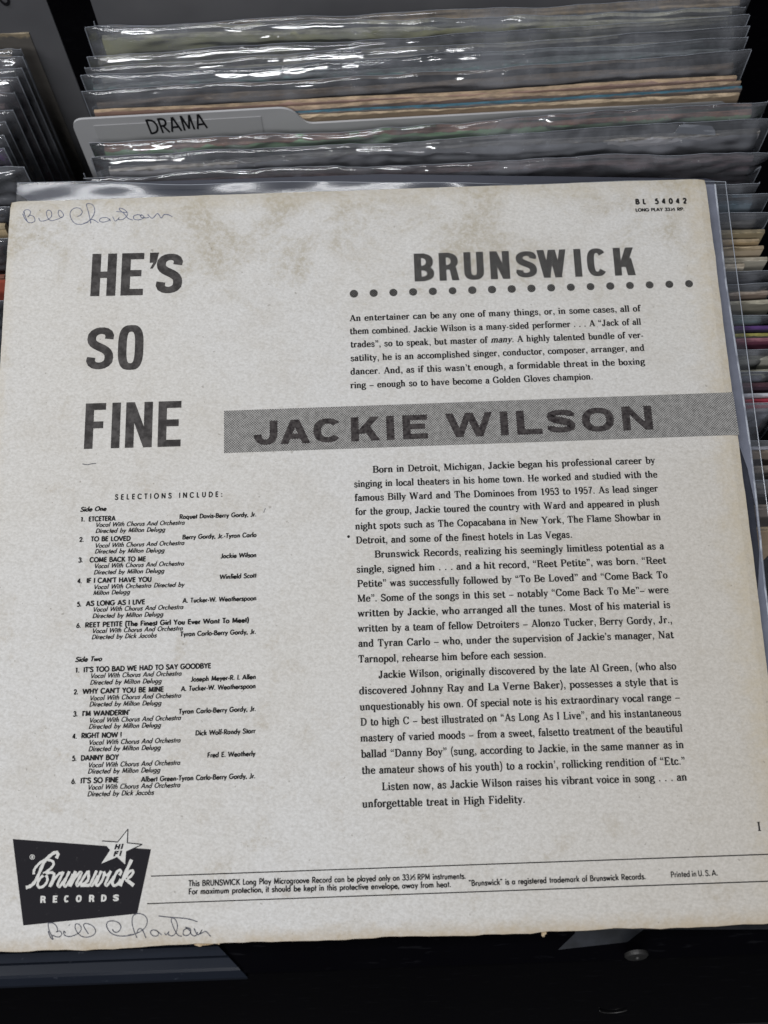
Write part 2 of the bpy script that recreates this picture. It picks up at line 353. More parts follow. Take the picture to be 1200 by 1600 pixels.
# geometric face: cap height 70, x height 44, even stroke
SAN = {
'a': (46, 'e 20 21 14.5 19 m 35 0 l 35 43'), 'b': (46, 'e 25 21 14.5 19 m 10.5 0 l 10.5 74'),
'c': (37, 'm 33 35 c 24 44 6 41 6 21 c 6 1 24 -2 33 7'), 'd': (46, 'e 20 21 14.5 19 m 35 0 l 35 74'),
'e': (42, 'm 8 21 l 35 21 c 36 45 6 47 6 21 c 6 -3 28 -4 35 9'), 'f': (23, 'm 25 70 c 16 74 12 68 12 60 l 12 0 m 3 40 l 22 40'),
'g': (46, 'e 20 21 14.5 19 m 35 43 l 35 -6 c 34 -22 12 -22 7 -12'), 'h': (43, 'm 10 0 l 10 74 m 10 26 c 12 46 33 46 33 25 l 33 0'),
'i': (19, 'm 9.5 0 l 9.5 43 d 9.5 60 6.5'), 'j': (19, 'm 9.5 -18 l 9.5 43 d 9.5 60 6.5'),
'k': (42, 'm 10 0 l 10 74 m 35 43 l 14 22 m 18 26 l 37 0'), 'l': (19, 'm 9.5 0 l 9.5 74'),
'm': (65, 'm 10 0 l 10 43 m 10 26 c 12 46 32 46 32 25 l 32 0 m 32 26 c 34 46 54 46 54 25 l 54 0'),
'n': (43, 'm 10 0 l 10 43 m 10 26 c 12 46 33 46 33 25 l 33 0'), 'o': (43, 'e 21.5 21 15.5 19'),
'p': (46, 'e 25 21 14.5 19 m 10.5 -20 l 10.5 43'), 'q': (46, 'e 20 21 14.5 19 m 35 -20 l 35 43'),
'r': (28, 'm 10 0 l 10 43 m 10 26 c 12 40 20 43 26 38'), 's': (33, 'm 28 34 c 22 46 6 42 8 32 c 10 22 29 24 27 11 c 25 -3 8 -1 4 9'),
't': (24, 'm 12 0 l 12 62 m 2 40 l 23 40'), 'u': (43, 'm 10 43 l 10 18 c 11 -5 32 -5 33 18 l 33 43'),
'v': (39, 'm 5 43 l 19 2 m 34 43 l 20 2'), 'w': (57, 'm 5 43 l 17 2 m 17 2 l 28 40 m 28 40 l 40 2 m 40 2 l 52 43'),
'x': (38, 'm 5 43 l 33 0 m 33 43 l 5 0'), 'y': (39, 'm 5 43 l 20 4 m 34 43 l 13 -19'), 'z': (36, 'm 5 39 l 31 39 m 5 4 l 31 4 m 31 39 l 5 4'),
'1': (34, 'm 19 0 l 19 70 m 8 58 l 19 66'), '2': (44, 'm 7 50 c 8 74 38 72 36 48 c 35 36 20 22 8 4 m 6 4 l 39 4'),
'3': (43, 'm 8 55 c 12 74 36 70 34 53 c 33 39 24 38 17 38 m 17 38 c 26 38 38 35 36 19 c 35 -3 8 -3 5 14'),
'4': (45, 'm 31 0 l 31 70 m 29 67 l 5 20 m 4 18 l 41 18'), '5': (44, 'm 36 66 l 14 66 m 14 68 l 10 36 m 10 37 c 18 50 38 46 37 23 c 36 -3 9 -3 5 12'),
'6': (45, 'e 22 21 16 19 m 28 70 l 9 30'), '0': (46, 'e 23 35 17 32'),
'.': (19, 'd 9 6 6'), ',': (19, 'd 9 6 6 m 11 5 l 6 -10'), '-': (26, 'm 4 24 l 22 24'), '!': (22, 'd 11 6 6 m 11 18 l 11 70'),
'’': (18, 'm 11 70 l 7 52'), "'": (18, 'm 11 70 l 7 52'), '“': (30, 'm 9 70 l 8 54 m 21 70 l 20 54'), '”': (30, 'm 9 70 l 8 54 m 21 70 l 20 54'),
'(': (22, 'm 18 76 c 4 60 4 0 18 -14'), ')': (22, 'm 4 76 c 18 60 18 0 4 -14'), ':': (20, 'd 10 6 6 d 10 40 6'), '/': (20, 'm -3 0 l 24 70'),
'A': (58, 'm 28 68 l 6 0 m 30 68 l 52 0 m 14 21 l 44 21'), 'B': (49, 'm 10 0 l 10 70 m 10 66 l 24 66 c 42 66 42 38 24 38 l 10 38 m 24 38 c 49 38 49 4 24 4 l 10 4'),
'C': (56, 'm 51 56 c 38 74 6 72 6 35 c 6 -2 38 -4 51 14'), 'D': (56, 'm 10 0 l 10 70 m 10 66 l 20 66 c 60 66 60 4 20 4 l 10 4'),
'E': (42, 'm 10 0 l 10 70 m 10 66 l 38 66 m 10 37 l 36 37 m 10 4 l 38 4'), 'F': (40, 'm 10 0 l 10 70 m 10 66 l 37 66 m 10 36 l 34 36'),
'G': (62, 'm 52 57 c 38 74 6 72 6 35 c 6 -4 50 -8 55 31 l 33 31'), 'H': (56, 'm 10 0 l 10 70 m 46 0 l 46 70 m 10 37 l 46 37'),
'I': (20, 'm 10 0 l 10 70'), 'J': (32, 'm 22 70 l 22 16 c 22 -2 8 -2 3 8'), 'K': (52, 'm 10 0 l 10 70 m 44 70 l 13 34 m 18 40 l 48 0'),
'L': (38, 'm 10 0 l 10 70 m 10 4 l 35 4'), 'M': (68, 'm 10 0 l 14 70 m 14 68 l 34 6 m 54 68 l 34 6 m 58 0 l 54 70'),
'N': (58, 'm 10 0 l 10 70 m 10 68 l 48 2 m 48 0 l 48 70'), 'O': (64, 'e 32 35 26 32'), 'P': (46, 'm 10 0 l 10 70 m 10 66 l 22 66 c 46 66 46 31 22 31 l 10 31'),
'R': (49, 'm 10 0 l 10 70 m 10 66 l 22 66 c 46 66 46 33 22 33 l 10 33 m 22 33 l 43 0'), 'S': (45, 'm 38 54 c 34 72 8 72 9 52 c 10 36 38 38 38 18 c 37 -2 8 -3 5 16'),
'T': (42, 'm 21 0 l 21 70 m 2 66 l 40 66'), 'U': (54, 'm 10 70 l 10 26 c 10 -4 44 -4 44 26 l 44 70'), 'V': (54, 'm 5 70 l 26 2 m 49 70 l 28 2'),
'W': (82, 'm 5 70 l 22 2 m 22 2 l 41 66 m 41 66 l 60 2 m 60 2 l 77 70'), 'Y': (50, 'm 5 70 l 25 34 m 45 70 l 25 34 m 25 36 l 25 0'),
'M_': (0, ''),
}
SERP = {k: (a, parse(p)) for k, (a, p) in SER.items()}
SANP = {k: (a, parse(p)) for k, (a, p) in SAN.items()}
_cache = {}
def outlines(face, ch, stem, hair, slab):
    key = (face, ch, stem, hair)
    if key not in _cache:
        t = SERP if face == 'ser' else SANP
        a, pr = t[ch]; _cache[key] = (a, render_glyph(pr, stem, hair, slab))
    return _cache[key]
LIFT = 0.00009
def text(mb, s, p0, p1, cap, face='ser', stem=10, hair=4.6, slab=4.6, slant=0.0, fit='space', italic=(), frame=None, z=LIFT):
    """set one line of type between two points of the card: p0 baseline start, p1 baseline end"""
    A = P(*p0)[:2]; B = P(*p1)[:2]
    if frame: A, B = frame
    u = B - A; W = np.hypot(*u); u = u / W; v = np.array([-u[1], u[0]]); k = cap / 70.0
    words = s.split(' ')
    gw = sum(outlines(face, c, stem, hair, slab)[0] for c in s if c != ' '); ns = s.count(' ')
    Wu = W / k; kx = 1.0; tr = 0.0
    if fit == 'track':
        sp = 30.0; n = len(s) - 1; tr = (Wu - gw - ns * sp) / max(n, 1)
    elif ns:
        sp = (Wu - gw) / ns
        lo, hi = 15.0, 29.0
        if sp < lo: sp = lo
        if sp > hi: sp = hi
        kx = Wu / (gw + sp * ns)
    else:
        sp = 0; kx = Wu / gw
    x = 0.0
    for wi, wd in enumerate(words):
        sl = slant
        if wd.strip('.,') in italic: sl = 0.24
        for c in wd:
            a, outs = outlines(face, c, stem, hair, slab)
            jx = random.uniform(-.5, .5); jy = random.uniform(-.6, .6)
            for (L, R, cl) in outs:
                zz = z + (mb.k % 9) * 4e-6; mb.k += 1
                f = lambda q: A + u * ((x + jx + (q[0] + q[1] * sl) * kx) * k) + v * ((q[1] + jy) * k)
                mb.strip([f(q) for q in L], [f(q) for q in R], zz, cl)
            x += a * kx + tr
        x += sp * kx + tr
def sup(cx, cy, rx, ry, n, a0, a1, k=16):
    out = []
    for i in range(k + 1):
        t = math.radians(a0 + (a1 - a0) * i / k); c, s_ = math.cos(t), math.sin(t)
        out.append((cx + rx * math.copysign(abs(c) ** (2 / n), c), cy + ry * math.copysign(abs(s_) ** (2 / n), s_)))
    return out
def head(ch, w, h, v, t, n=2.6):
    """display capital in a w x h box with upright strokes v and level strokes t: (left, right, closed) outlines"""
    o = []
    def rect(x0, y0, x1, y1): o.append(([(x0, y1), (x1, y1)], [(x0, y0), (x1, y0)], False))
    def par(xb, xt, d, y0=0, y1=None):
        y1 = h if y1 is None else y1; o.append(([(xb, y0), (xt, y1)], [(xb + d, y0), (xt + d, y1)], False))
    def ring(x0, x1, y0, y1, a0, a1, vv=v, tt=t, k=18, nn=n):
        cx, cy = (x0 + x1) / 2, (y0 + y1) / 2; rx, ry = (x1 - x0) / 2, (y1 - y0) / 2
        o.append((sup(cx, cy, rx, ry, nn, a0, a1, k), sup(cx, cy, rx - vv, ry - tt, nn, a0, a1, k), False))
    if ch == 'H': rect(0, 0, v, h); rect(w - v, 0, w, h); rect(v, h / 2 - t / 2, w - v, h / 2 + t / 2)
    elif ch in 'EFL':
        rect(0, 0, v, h)
        if ch in 'EF': rect(v, h - t, w, h); rect(v, h * .52 - t / 2, w * .9, h * .52 + t / 2)
        if ch in 'EL': rect(v, 0, w, t)
    elif ch == 'I': rect(0, 0, v, h)
    elif ch == 'N': rect(0, 0, v, h); rect(w - v, 0, w, h); par(w - v * 1.0, v * .04, v * .96)
    elif ch == 'O': ring(0, w, 0, h, 0, 360, k=36)
    elif ch == 'C': ring(0, w, 0, h, 38, 322, k=30)
    elif ch == 'U':
        r = w * .5; rect(0, r, v, h); rect(w - v, r, w, h); ring(0, w, 0, 2 * r, 180, 360)
    elif ch == 'J':
        r = w * .5; rect(w - v, r, w, h); ring(0, w, 0, 2 * r, 185, 360)
    elif ch == 'D': rect(0, 0, v, h); ring(2 * v - w, w, 0, h, -90, 90, nn=2.3)
    elif ch in 'BR':
        y = h * .47
        rect(0, 0, v, h); ring(w * .30 - w * .70 + v * .0, w * .96, y - t * .5, h, -78, 78, nn=2.4)
        rect(v, h - t, w * .55, h); rect(v, y - t * .5, w * .55, y + t * .5)
        if ch == 'B': ring(-w * .4, w, 0, y + t * .5, -78, 78, nn=2.4); rect(v, 0, w * .55, t)
        else: par(w - v, w * .50, v, 0, y)
    elif ch == 'K': rect(0, 0, v, h); par(v * .6, w - v * 1.15, v * 1.1, h * .30, h); par(w - v * 1.1, v * 1.35, v * 1.1, 0, h * .62)
    elif ch == 'W':
        q = (w - v) / 4.0
        par(q, 0, v); par(q, 2 * q, v * .9); par(3 * q, 2 * q, v); par(3 * q, 4 * q, v * .9)
    elif ch == 'M': rect(0, 0, v, h); rect(w - v, 0, w, h); par(w / 2 - v / 2, 0, v); par(w / 2 - v / 2, w - v, v)
    elif ch == 'A': par(0, w / 2 - v * .55, v); par(w - v, w / 2 - v * .45, v); rect(w * .24, h * .2, w * .76, h * .2 + t)
    elif ch == 'S':
        p = [(w - v * .55, h * .70)]
        p += bez(p[-1], (w * .98, h * 1.03 - t / 2), (v * .4, h * 1.03 - t / 2), (v * .52, h * .71), 9)
        p += bez(p[-1], (v * .5, h * .50), (w - v * .4, h * .54), (w - v * .5, h * .285), 10)
        p += bez(p[-1], (w - v * .4, -h * .03 + t / 2), (w * .02, -h * .03 + t / 2), (v * .55, h * .30), 9)
        ws = slopewidths(p, v, t); m = len(ws)
        for i in range(m):
            if m * .33 < i < m * .67: ws[i] = max(ws[i], v * .98)
        o.append((*ribbon(p, ws), False))
    elif ch == '’':
        o.append(([(0, h), (0, h * .76)], [(v, h), (v * .75, h * .76)], False)); o.append(([(v * .40, h * .76), (v * .05, h * .62)], [(v * .75, h * .76), (v * .35, h * .62)], False))
    return o
def display(mb, letters, base0, base1, cap_px, vf, tf, n=2.6, lift=LIFT, skew=0.0):
    """letters: (character, left px, right px) in photo pixels along the baseline base0 -> base1"""
    A, B = np.array(base0, float), np.array(base1, float)
    for ch, x0, x1 in letters:
        f = lambda x: A + (B - A) * ((x - A[0]) / (B[0] - A[0]))
        q0, q1 = f(x0), f(x1)
        a, b = P(*q0)[:2], P(*q1)[:2]; top = P(q0[0], q0[1] - cap_px)[:2]
        u = b - a; w = np.hypot(*u); u /= w; v = np.array([-u[1], u[0]]); h = abs((top - a) @ v)
        for (L, R, cl) in head(ch, w, h, vf * h, tf * h, n):
            zz = lift + (mb.k % 9) * 4e-6; mb.k += 1
            g = lambda q: a + u * (q[0] + skew * q[1]) + v * q[1]
            mb.strip([g(q) for q in L], [g(q) for q in R], zz, cl)
def pen(mb, pts, w, z=LIFT + 5e-5, smooth=True):
    """freehand stroke through photo pixels, w metres wide"""
    if smooth and len(pts) > 2:
        q = [np.array(p, float) for p in pts]; q = [2 * q[0] - q[1]] + q + [2 * q[-1] - q[-2]]; r = []
        for i in range(1, len(q) - 2):
            for k in range(5):
                t = k / 5.0
                r.append(.5 * (2 * q[i] + (q[i + 1] - q[i - 1]) * t + (2 * q[i - 1] - 5 * q[i] + 4 * q[i + 1] - q[i + 2]) * t * t + (3 * q[i] - q[i - 1] - 3 * q[i + 1] + q[i + 2]) * t ** 3))
        r.append(q[-2]); pts = r
    pp = [tuple(P(p[0], p[1])[:2]) for p in pts]
    ws = [w * (1 + .25 * math.sin(i * 1.3) * .5) if not callable(w) else w(i / max(1, len(pp) - 1)) for i in range(len(pp))]
    zz = z + (mb.k % 9) * 4e-6; mb.k += 1
    mb.strip(*ribbon(pp, ws), zz)
def poly(mb, pts, z): mb.add([(*P(*p)[:2], z) for p in pts], [tuple(range(len(pts)))])

# ------------------------------------------------------------------ floor and bin (the large structure)
nn = NT('dark_floor'); M['floor'] = nn.fin(nn.mix(nn.noise(6, 3), (0.02, 0.02, 0.022), (0.035, 0.033, 0.032)), .7, .2)
nn = NT('black_laminate')
sc = nn.ramp(nn.noise(700, 2, .5, nn.map((.15, 1, 1))), .62, .75)
M['black'] = nn.fin(nn.mix(sc, (0.0014, 0.0013, 0.0020), (0.005, 0.005, 0.006)), nn.ramp(nn.noise(30, 3), .3, .7, .10, .18), .045)
nn = NT('navy_reflection')
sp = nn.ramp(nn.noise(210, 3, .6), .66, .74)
M['navy'] = nn.fin(nn.mix(sp, nn.mix(nn.noise(35, 4), (0.010, 0.0125, 0.019), (0.015, 0.018, 0.026)), (0.06, 0.065, 0.08)), .20, .07)  # bluish reflection on the black ledge, put into the colour
nn = NT('scuffed_metal'); M['metal'] = nn.fin(nn.mix(nn.noise(900, 3), (0.02, 0.02, 0.02), (0.075, 0.072, 0.07)), .45, .5); nn.b.inputs['Metallic'].default_value = .6
nn = NT('grey_reflection'); M['tape'] = nn.fin(nn.mix(nn.ramp(nn.noise(90, 4), .3, .7), (0.004, 0.005, 0.007), (0.015, 0.017, 0.023)), .4, .4)  # grey of a reflection on the glossy ledge, painted as base colour
fl = MB(); fl.add([(-6, -6, -.9), (6, -6, -.9), (6, 6, -.9), (-6, 6, -.9)], [(0, 1, 2, 3)])
tag(fl.build('floor', M['floor']), None, None, None, 'structure')

RAILZ = -0.0055
binr = empty('record_bin', (0, 0.1, -.345))
tag(binr, 'black record bin whose ribbed front ledge runs under the worn album', 'bin')
def bpart(name, mb, m): 
    o = mb.build(name, m, binr, loc=(0, -.1, .345)); return o
b = MB(); b.box(-.62, .55, -.20, .62, -.345, -.335); bpart('base_panel', b, M['black'])
b = MB(); b.box(-.62, .55, .62, .63, -.345, -.06); bpart('back_panel', b, M['black'])
for x in (-.615, -.172, .215, .545):
    b = MB(); b.box(x, x + .004, -.16, .62, -.335, -.16); bpart('partition', b, M['black'])
# front ledge and its sloped apron
def extr(name, prof, x0, x1, m, cut=0.0):
    b = MB(); n = len(prof)
    b.add([(x0, *p) for p in prof] + [(x1 + cut * (max(p[0], -.170) + .156) - cut * .10 * (min(p[0], -.170) + .170), *p) for p in prof],
          [(i, (i + 1) % n, n + (i + 1) % n, n + i) for i in range(n)] + [tuple(range(n - 1, -1, -1)), tuple(range(n, 2 * n))])
    return bpart(name, b, m)
yb = -0.1500
extr('ledge', [(yb, RAILZ - .02), (yb, RAILZ - .0022), (-.1690, RAILZ - .0022), (-.1698, RAILZ - .0035), (-.215, RAILZ - .085), (-.215, -.345), (-.205, -.345), (-.205, RAILZ - .09), (-.162, RAILZ - .02)], -.62, .55, M['black'])
g = []
y = yb - .0005
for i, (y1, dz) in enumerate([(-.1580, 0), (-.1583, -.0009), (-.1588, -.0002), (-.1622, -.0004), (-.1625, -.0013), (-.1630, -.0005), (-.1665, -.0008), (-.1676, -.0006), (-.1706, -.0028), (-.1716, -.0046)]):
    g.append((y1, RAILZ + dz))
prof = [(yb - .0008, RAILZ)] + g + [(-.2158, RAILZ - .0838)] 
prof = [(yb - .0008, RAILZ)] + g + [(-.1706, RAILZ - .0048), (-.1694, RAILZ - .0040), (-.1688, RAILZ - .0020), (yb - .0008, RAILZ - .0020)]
extr('ribbed_reflection', prof, -.62, P(330, 1480, RAILZ)[0], M['navy'], cut=-.95)  # ribs belong to the ledge; navy tone and slanted end paint its reflection
def apron_disc(px, py, r, name, arc=None):
    # on the sloping apron below the ledge
    n_ = np.array([0, -.0815, .0455]); n_ /= np.linalg.norm(n_); o0 = np.array([0, -.1698, RAILZ - .0035])
    d = P(px, py, 0) - CAM; c = CAM + d * (((o0 - CAM) @ n_) / (d @ n_))
    ax = np.array([1., 0, 0]); ay = np.cross(n_, ax); b = MB()
    if arc is None:
        prof = [(r, 0), (r, .0008), (r * .86, .0014), (r * .3, .0016), (r * .22, .0010)]; K = 28; V = []
        for (rr, hh) in prof: V += [c + n_ * hh + rr * (ax * math.cos(2 * math.pi * k / K) + ay * math.sin(2 * math.pi * k / K)) for k in range(K)]
        Fs = [(i * K + k, i * K + (k + 1) % K, (i + 1) * K + (k + 1) % K, (i + 1) * K + k) for i in range(len(prof) - 1) for k in range(K)]
        Fs.append(tuple((len(prof) - 1) * K + k for k in range(K))); b.add(V, Fs)
    else:
        b.tube([c + n_ * .0004 + r * (ax * math.cos(math.radians(a)) + ay * math.sin(math.radians(a))) for a in range(arc[0], arc[1], 6)], .00028, 6)
    return bpart(name, b, M['metal'])
apron_disc(994, 1490, .0044, 'bolt_head')
apron_disc(960, 1574, .0066, 'rim', (205, 335))
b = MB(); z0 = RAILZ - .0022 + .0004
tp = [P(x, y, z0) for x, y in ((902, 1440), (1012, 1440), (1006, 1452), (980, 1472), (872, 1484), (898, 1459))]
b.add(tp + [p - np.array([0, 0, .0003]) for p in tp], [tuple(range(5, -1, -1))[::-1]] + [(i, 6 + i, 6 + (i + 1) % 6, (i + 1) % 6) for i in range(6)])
bpart('reflection_patch', b, M['tape'])  # thin added patch, shaped and coloured as a reflection on the ledge

# ------------------------------------------------------------------ records standing in the bins
LEAN = math.radians(10.0)
def waves(rng, k, lx, lz):
    return [(rng.normal() / lx * 6.28, rng.normal() / lz * 6.28, rng.uniform(0, 6.28), rng.uniform(.5, 1)) for _ in range(k)]
def wsum(ws, x, z): return sum(a * math.sin(p * x + q * z + ph) for p, q, ph, a in ws) / math.sqrt(len(ws))
def jacket_mat(name, face, second=None, edge=(0.36, 0.27, 0.17), wear=.0016, blocks=0.0):
    n = NT(name); x, y, z = n.xyz()
    second = second or tuple(c * .72 for c in face)
    c = n.mix(n.ramp(n.noise(26, 4, .6, n.map((.5, 1, 1.6))), .35, .65), face, second)
    if blocks:
        bl = n.ramp(n.noise(60, 1, .4, n.map((.55, 1, 1.5))), .54, .58)
        c = n.mix(n.math('MULTIPLY', bl, blocks), c, tuple(q * .3 for q in face))
    wr = n.math('ADD', z, n.math('MULTIPLY', n.math('SUBTRACT', n.noise(170, 5, .7, n.map((.7, 1, 1))), .5), wear * 4))
    m = n.ramp(wr, .3125 - wear, .3125 - wear * .4)
    e = n.mix(n.ramp(n.noise(420, 4, .7, n.map((.3, 1, 1))), .3, .7), tuple(q * .6 for q in edge), tuple(min(1, q * 1.35) for q in edge))
    return n.fin(n.mix(m, c, e), .6, .3)
def place(o, cx, cy, z_top, yaw, height, lean=LEAN, roll=0.0):
    """stand an object of that height so its top edge centre is at (cx, cy, z_top), leaning back"""
    R = Matrix.Rotation(yaw, 4, 'Z') @ Matrix.Rotation(-lean, 4, 'X') @ Matrix.Rotation(roll, 4, 'Y')
    top = R @ Vector((0, 0, height))
    o.matrix_world = Matrix.Translation(Vector((cx, cy, z_top)) - top) @ R
def jacket_mesh(rng, th, wid=.3125, fray=.0005, seed=0):
    nx = 70; b = MB(); ws = waves(rng, 10, .03, .03); wb = waves(rng, 4, .3, .3)
    secs = []
    for i in range(nx + 1):
        x = -wid / 2 + wid * i / nx
        f = fray * wsum(ws, x, 0) ; bw = .0010 * wsum(wb, x, 0)
        f2 = fray * .5 * wsum(ws, x * 1.9 + 3, 0)
        h = .3125
        secs.append([(x, -th / 2 + bw, 0), (x, -th / 2 + bw, .25), (x, -th / 2 + bw * 1.2, h - .003), (x, -th * .46 + f2 + bw, h - .0007 + f), (x, -th * .25 + bw, h + f * .7), (x, th * .25 + bw, h - f * .5),
                     (x, th * .46 + bw, h - .0007 - f), (x, th / 2 + bw, h - .003), (x, th / 2 + bw, 0)])
    n = len(secs[0]); V = [p for s_ in secs for p in s_]
    Fs = [(i * n + k, (i + 1) * n + k, (i + 1) * n + (k + 1) % n, i * n + (k + 1) % n) for i in range(nx) for k in range(n)]
    Fs += [tuple(range(n)), tuple(range(nx * n + n - 1, nx * n - 1, -1))]
    b.add(V, Fs); return b
FW = .3245
def film_mesh(rng, th, H=.3215, amp=.0011, crest=.0012, W=FW, topgap=.0015, curl=0.0, dense=0):
    nx = 150 if dense else 96; b = MB()
    wf = waves(rng, 16, .045, .016); wb_ = waves(rng, 12, .06, .03); wc = waves(rng, 12, .055, 1); wc2 = waves(rng, 8, .012, 1); wl = waves(rng, 3, .25, .2)
    zs = [0, .12, .20, .24, .262, .274, .283, .290, .296, .301, .305, .309, .3125, .3155, .318, .3197]
    if dense: zs = zs[:5] + [.274, .282, .288] + [.292 + .0013 * q for q in range(21)] + [.3190, .31965]
    cre = [(rng.uniform(-.15, .04), rng.uniform(.05, .16), rng.uniform(.296, .3165), rng.normal() * .02, rng.uniform(.0008, .0015), rng.uniform(.0008, .0018), rng.uniform(0, 6), rng.uniform(.0008, .0025)) for _ in range(dense)]
    def crease(x, z):
        r = 0.0
        for x0, ln, zc, sl, wd, am, ph, wg in cre:
            u = (x - x0) / ln
            if 0 < u < 1:
                q = (z - zc - sl * (x - x0) - wg * math.sin(38 * (x - x0) + ph)) / wd
                if abs(q) < 3: r += am * math.sin(math.pi * u) ** .6 * math.exp(-q * q)
        return r
    secs = []; lip = []
    for i in range(nx + 1):
        x = -W / 2 + W * i / nx
        e = min(1, (W / 2 - abs(x)) / .007)
        hh = H + crest * wsum(wc, x, 0) + crest * .25 * wsum(wc2, x, 0)
        yc = .0012 * wsum(wl, x, .1) + .00035 * wsum(wc, x + .5, .2)
        row = []
        for z in zs:
            t = max(0, min(1, (z - .20) / .10))
            k = max(0.0, (z - .309) / .0107)
            half = (th / 2 + .0014) * e * math.sqrt(max(.02, 1 - k * k))
            y = -half - amp * t * abs(wsum(wf, x, z)) * e * (1 - .35 * k) + yc * k - curl * k - (crease(x, z) * e if dense else 0)
            row.append((x, y, z * hh / H if z > .3 else z))
        lip.append((x, yc - curl * 1.15, hh))
        row.append(lip[-1])
        for z in reversed(zs):
            t = max(0, min(1, (z - .20) / .10)); k = max(0.0, (z - .309) / .0107)
            half = (th / 2 + .0014) * e * math.sqrt(max(.02, 1 - k * k))
            y = half + amp * .6 * t * abs(wsum(wb_, x, z)) * e * (1 - k) + yc * k - curl * k
            row.append((x, y, z * (hh - .0006) / H if z > .3 else z))
        secs.append(row)
    n = len(secs[0]); V = [p for s_ in secs for p in s_]
    b.add(V, [(i * n + k, (i + 1) * n + k, (i + 1) * n + k + 1, i * n + k + 1) for i in range(nx) for k in range(n - 1)])
    ne = len(zs) + 1; sl = [secs[0][k] for k in range(3, ne)]; sr = [secs[-1][k] for k in range(3, ne)]
    return b, lip, [(p[0], 0 + p[1] * .1, p[2]) for p in sl], [(p[0], p[1] * .1, p[2]) for p in sr]
def record(label, L, R, zt, face=None, second=None, edge=(0.36, 0.27, 0.17), th=.0034, film='film', amp=.0007, crest=.0007, wear=.0016,
           jdrop=.005, group=None, seed=0, blocks=0.0, lean=LEAN, curl=0.0, lip=True, width=None, anchor=None, yaw=None, fray=.0005):
    """a long-playing record jacket, in a clear sleeve when film is set; L and R are the ends of its top edge"""
    rng = np.random.default_rng(seed + 11)
    a = P(*L, zt); c = P(*R, zt); d = c - a; d /= np.linalg.norm(d)
    full = FW if film else .3125
    if anchor == 'R': mid = c - d * full / 2
    elif anchor == 'L': mid = a + d * full / 2
    else: mid = (a + c) / 2
    yw = math.atan2(d[1], d[0]) if yaw is None else yaw
    r = empty('sleeved_record' if film else 'bare_record')
    tag(r, label, 'record', group)
    H = .3215 if film else .3125
    place(r, mid[0], mid[1], zt, yw, H, lean, rng.normal() * .004)
    j = jacket_mesh(rng, th, fray=fray)
    br = lambda q: tuple(min(.8, k_ * 2.4 + .02) for k_ in q) if q else None
    jo = j.build('jacket', jacket_mat('printed_jacket', br(face), br(second), edge, wear, blocks), r)
    jo.location = (rng.normal() * .0012, 0, (H - .3125 - jdrop) if film else 0)
    if film:
        b, lp, sl, sr = film_mesh(rng, th, amp=amp, crest=crest, curl=curl, dense=7 if group == GB else 4)
        fo = b.build('outer_film', M[film], r, True)
        for s_ in (sl, sr):
            q = MB(); q.tube(s_, .00022, 5); q.build('sealed_edge', M['seam'], fo)
        if lip:
            q = MB(); q.tube(lp, .00010, 5); q.build('lip', M['seam'], fo)
    return r
GB = 'records filed behind the album'
GS = 'records filed under the right edge of the album'
GL = 'records in the neighbouring left bin'
ZF, ZJ = -.016, -.020
TAN = (0.34, 0.25, 0.165)
record('sleeved grey record at the very back, its film crossed by long white creases', (143, 35), (1180, -12), ZF, (0.105, 0.11, 0.12), amp=.0010, crest=.0007, curl=.003, group=GB, seed=1)
record('sleeved olive record with a pale top edge and dark lettering showing through', (127, 47), (1172, 8), ZF, (0.215, 0.205, 0.09), (0.16, 0.16, 0.11), (0.45, 0.43, 0.33), amp=.0009, group=GB, seed=2, blocks=.5, jdrop=.005)
record('sleeved yellowish green record, its cream top edge glinting under film', (140, 90), (1168, 24), ZF, (0.27, 0.26, 0.09), (0.20, 0.20, 0.14), (0.52, 0.49, 0.38), group=GB, seed=3, jdrop=.007, crest=.0006)
record('sleeved stone coloured record right behind the teal grey one', (130, 106), (1174, 41), ZF, (0.17, 0.165, 0.14), (0.14, 0.14, 0.13), (0.4, 0.38, 0.31), group=GB, seed=21, jdrop=.006)
record('sleeved teal grey record in front of the yellowish green one', (114, 117), (1179, 60), ZF, (0.10, 0.175, 0.165), (0.09, 0.13, 0.13), (0.2, 0.22, 0.22), group=GB, seed=4, jdrop=.006)
record('sleeved charcoal brown record between the teal grey one and the bare jackets', (114, 142), (1186, 80), ZF, (0.085, 0.075, 0.07), None, (0.2, 0.15, 0.11), group=GB, seed=5, jdrop=.007)
record('bare brown jacket with a long tan top edge, rearmost of the four bare ones', (152, 176), (1154, 117), ZJ, (0.115, 0.070, 0.055), (0.09, 0.06, 0.05), TAN, th=.0026, film=None, group=GB, seed=6, wear=.0006, fray=.0004)
record('bare dark brown jacket with a chewed, flaking top edge', (156, 184), (1157, 128), ZJ, (0.085, 0.058, 0.048), (0.06, 0.045, 0.04), (0.30, 0.22, 0.15), th=.0024, film=None, group=GB, seed=7, wear=.0010, fray=.0006)
record('bare jacket with a thin dusty blue top edge among the tan edges', (158, 191), (1154, 139), ZJ - .001, (0.045, 0.040, 0.040), (0.05, 0.04, 0.035), (0.045, 0.115, 0.155), th=.0022, film=None, group=GB, seed=8, wear=.0005, fray=.0003)
record('bare tan jacket just behind the white genre divider', (158, 196), (1152, 146), ZJ - .002, (0.10, 0.07, 0.045), (0.08, 0.06, 0.04), (0.40, 0.31, 0.21), th=.0022, film=None, group=GB, seed=9, wear=.0012, fray=.0005)
record('sleeved green record in front of the genre divider, film crumpled and glinting', (148, 222), (1192, 158), ZF, (0.13, 0.235, 0.11), (0.09, 0.15, 0.08), (0.30, 0.16, 0.11), film='film_crinkled', amp=.0022, crest=.0010, curl=.001, group=GB, seed=10, jdrop=.005)
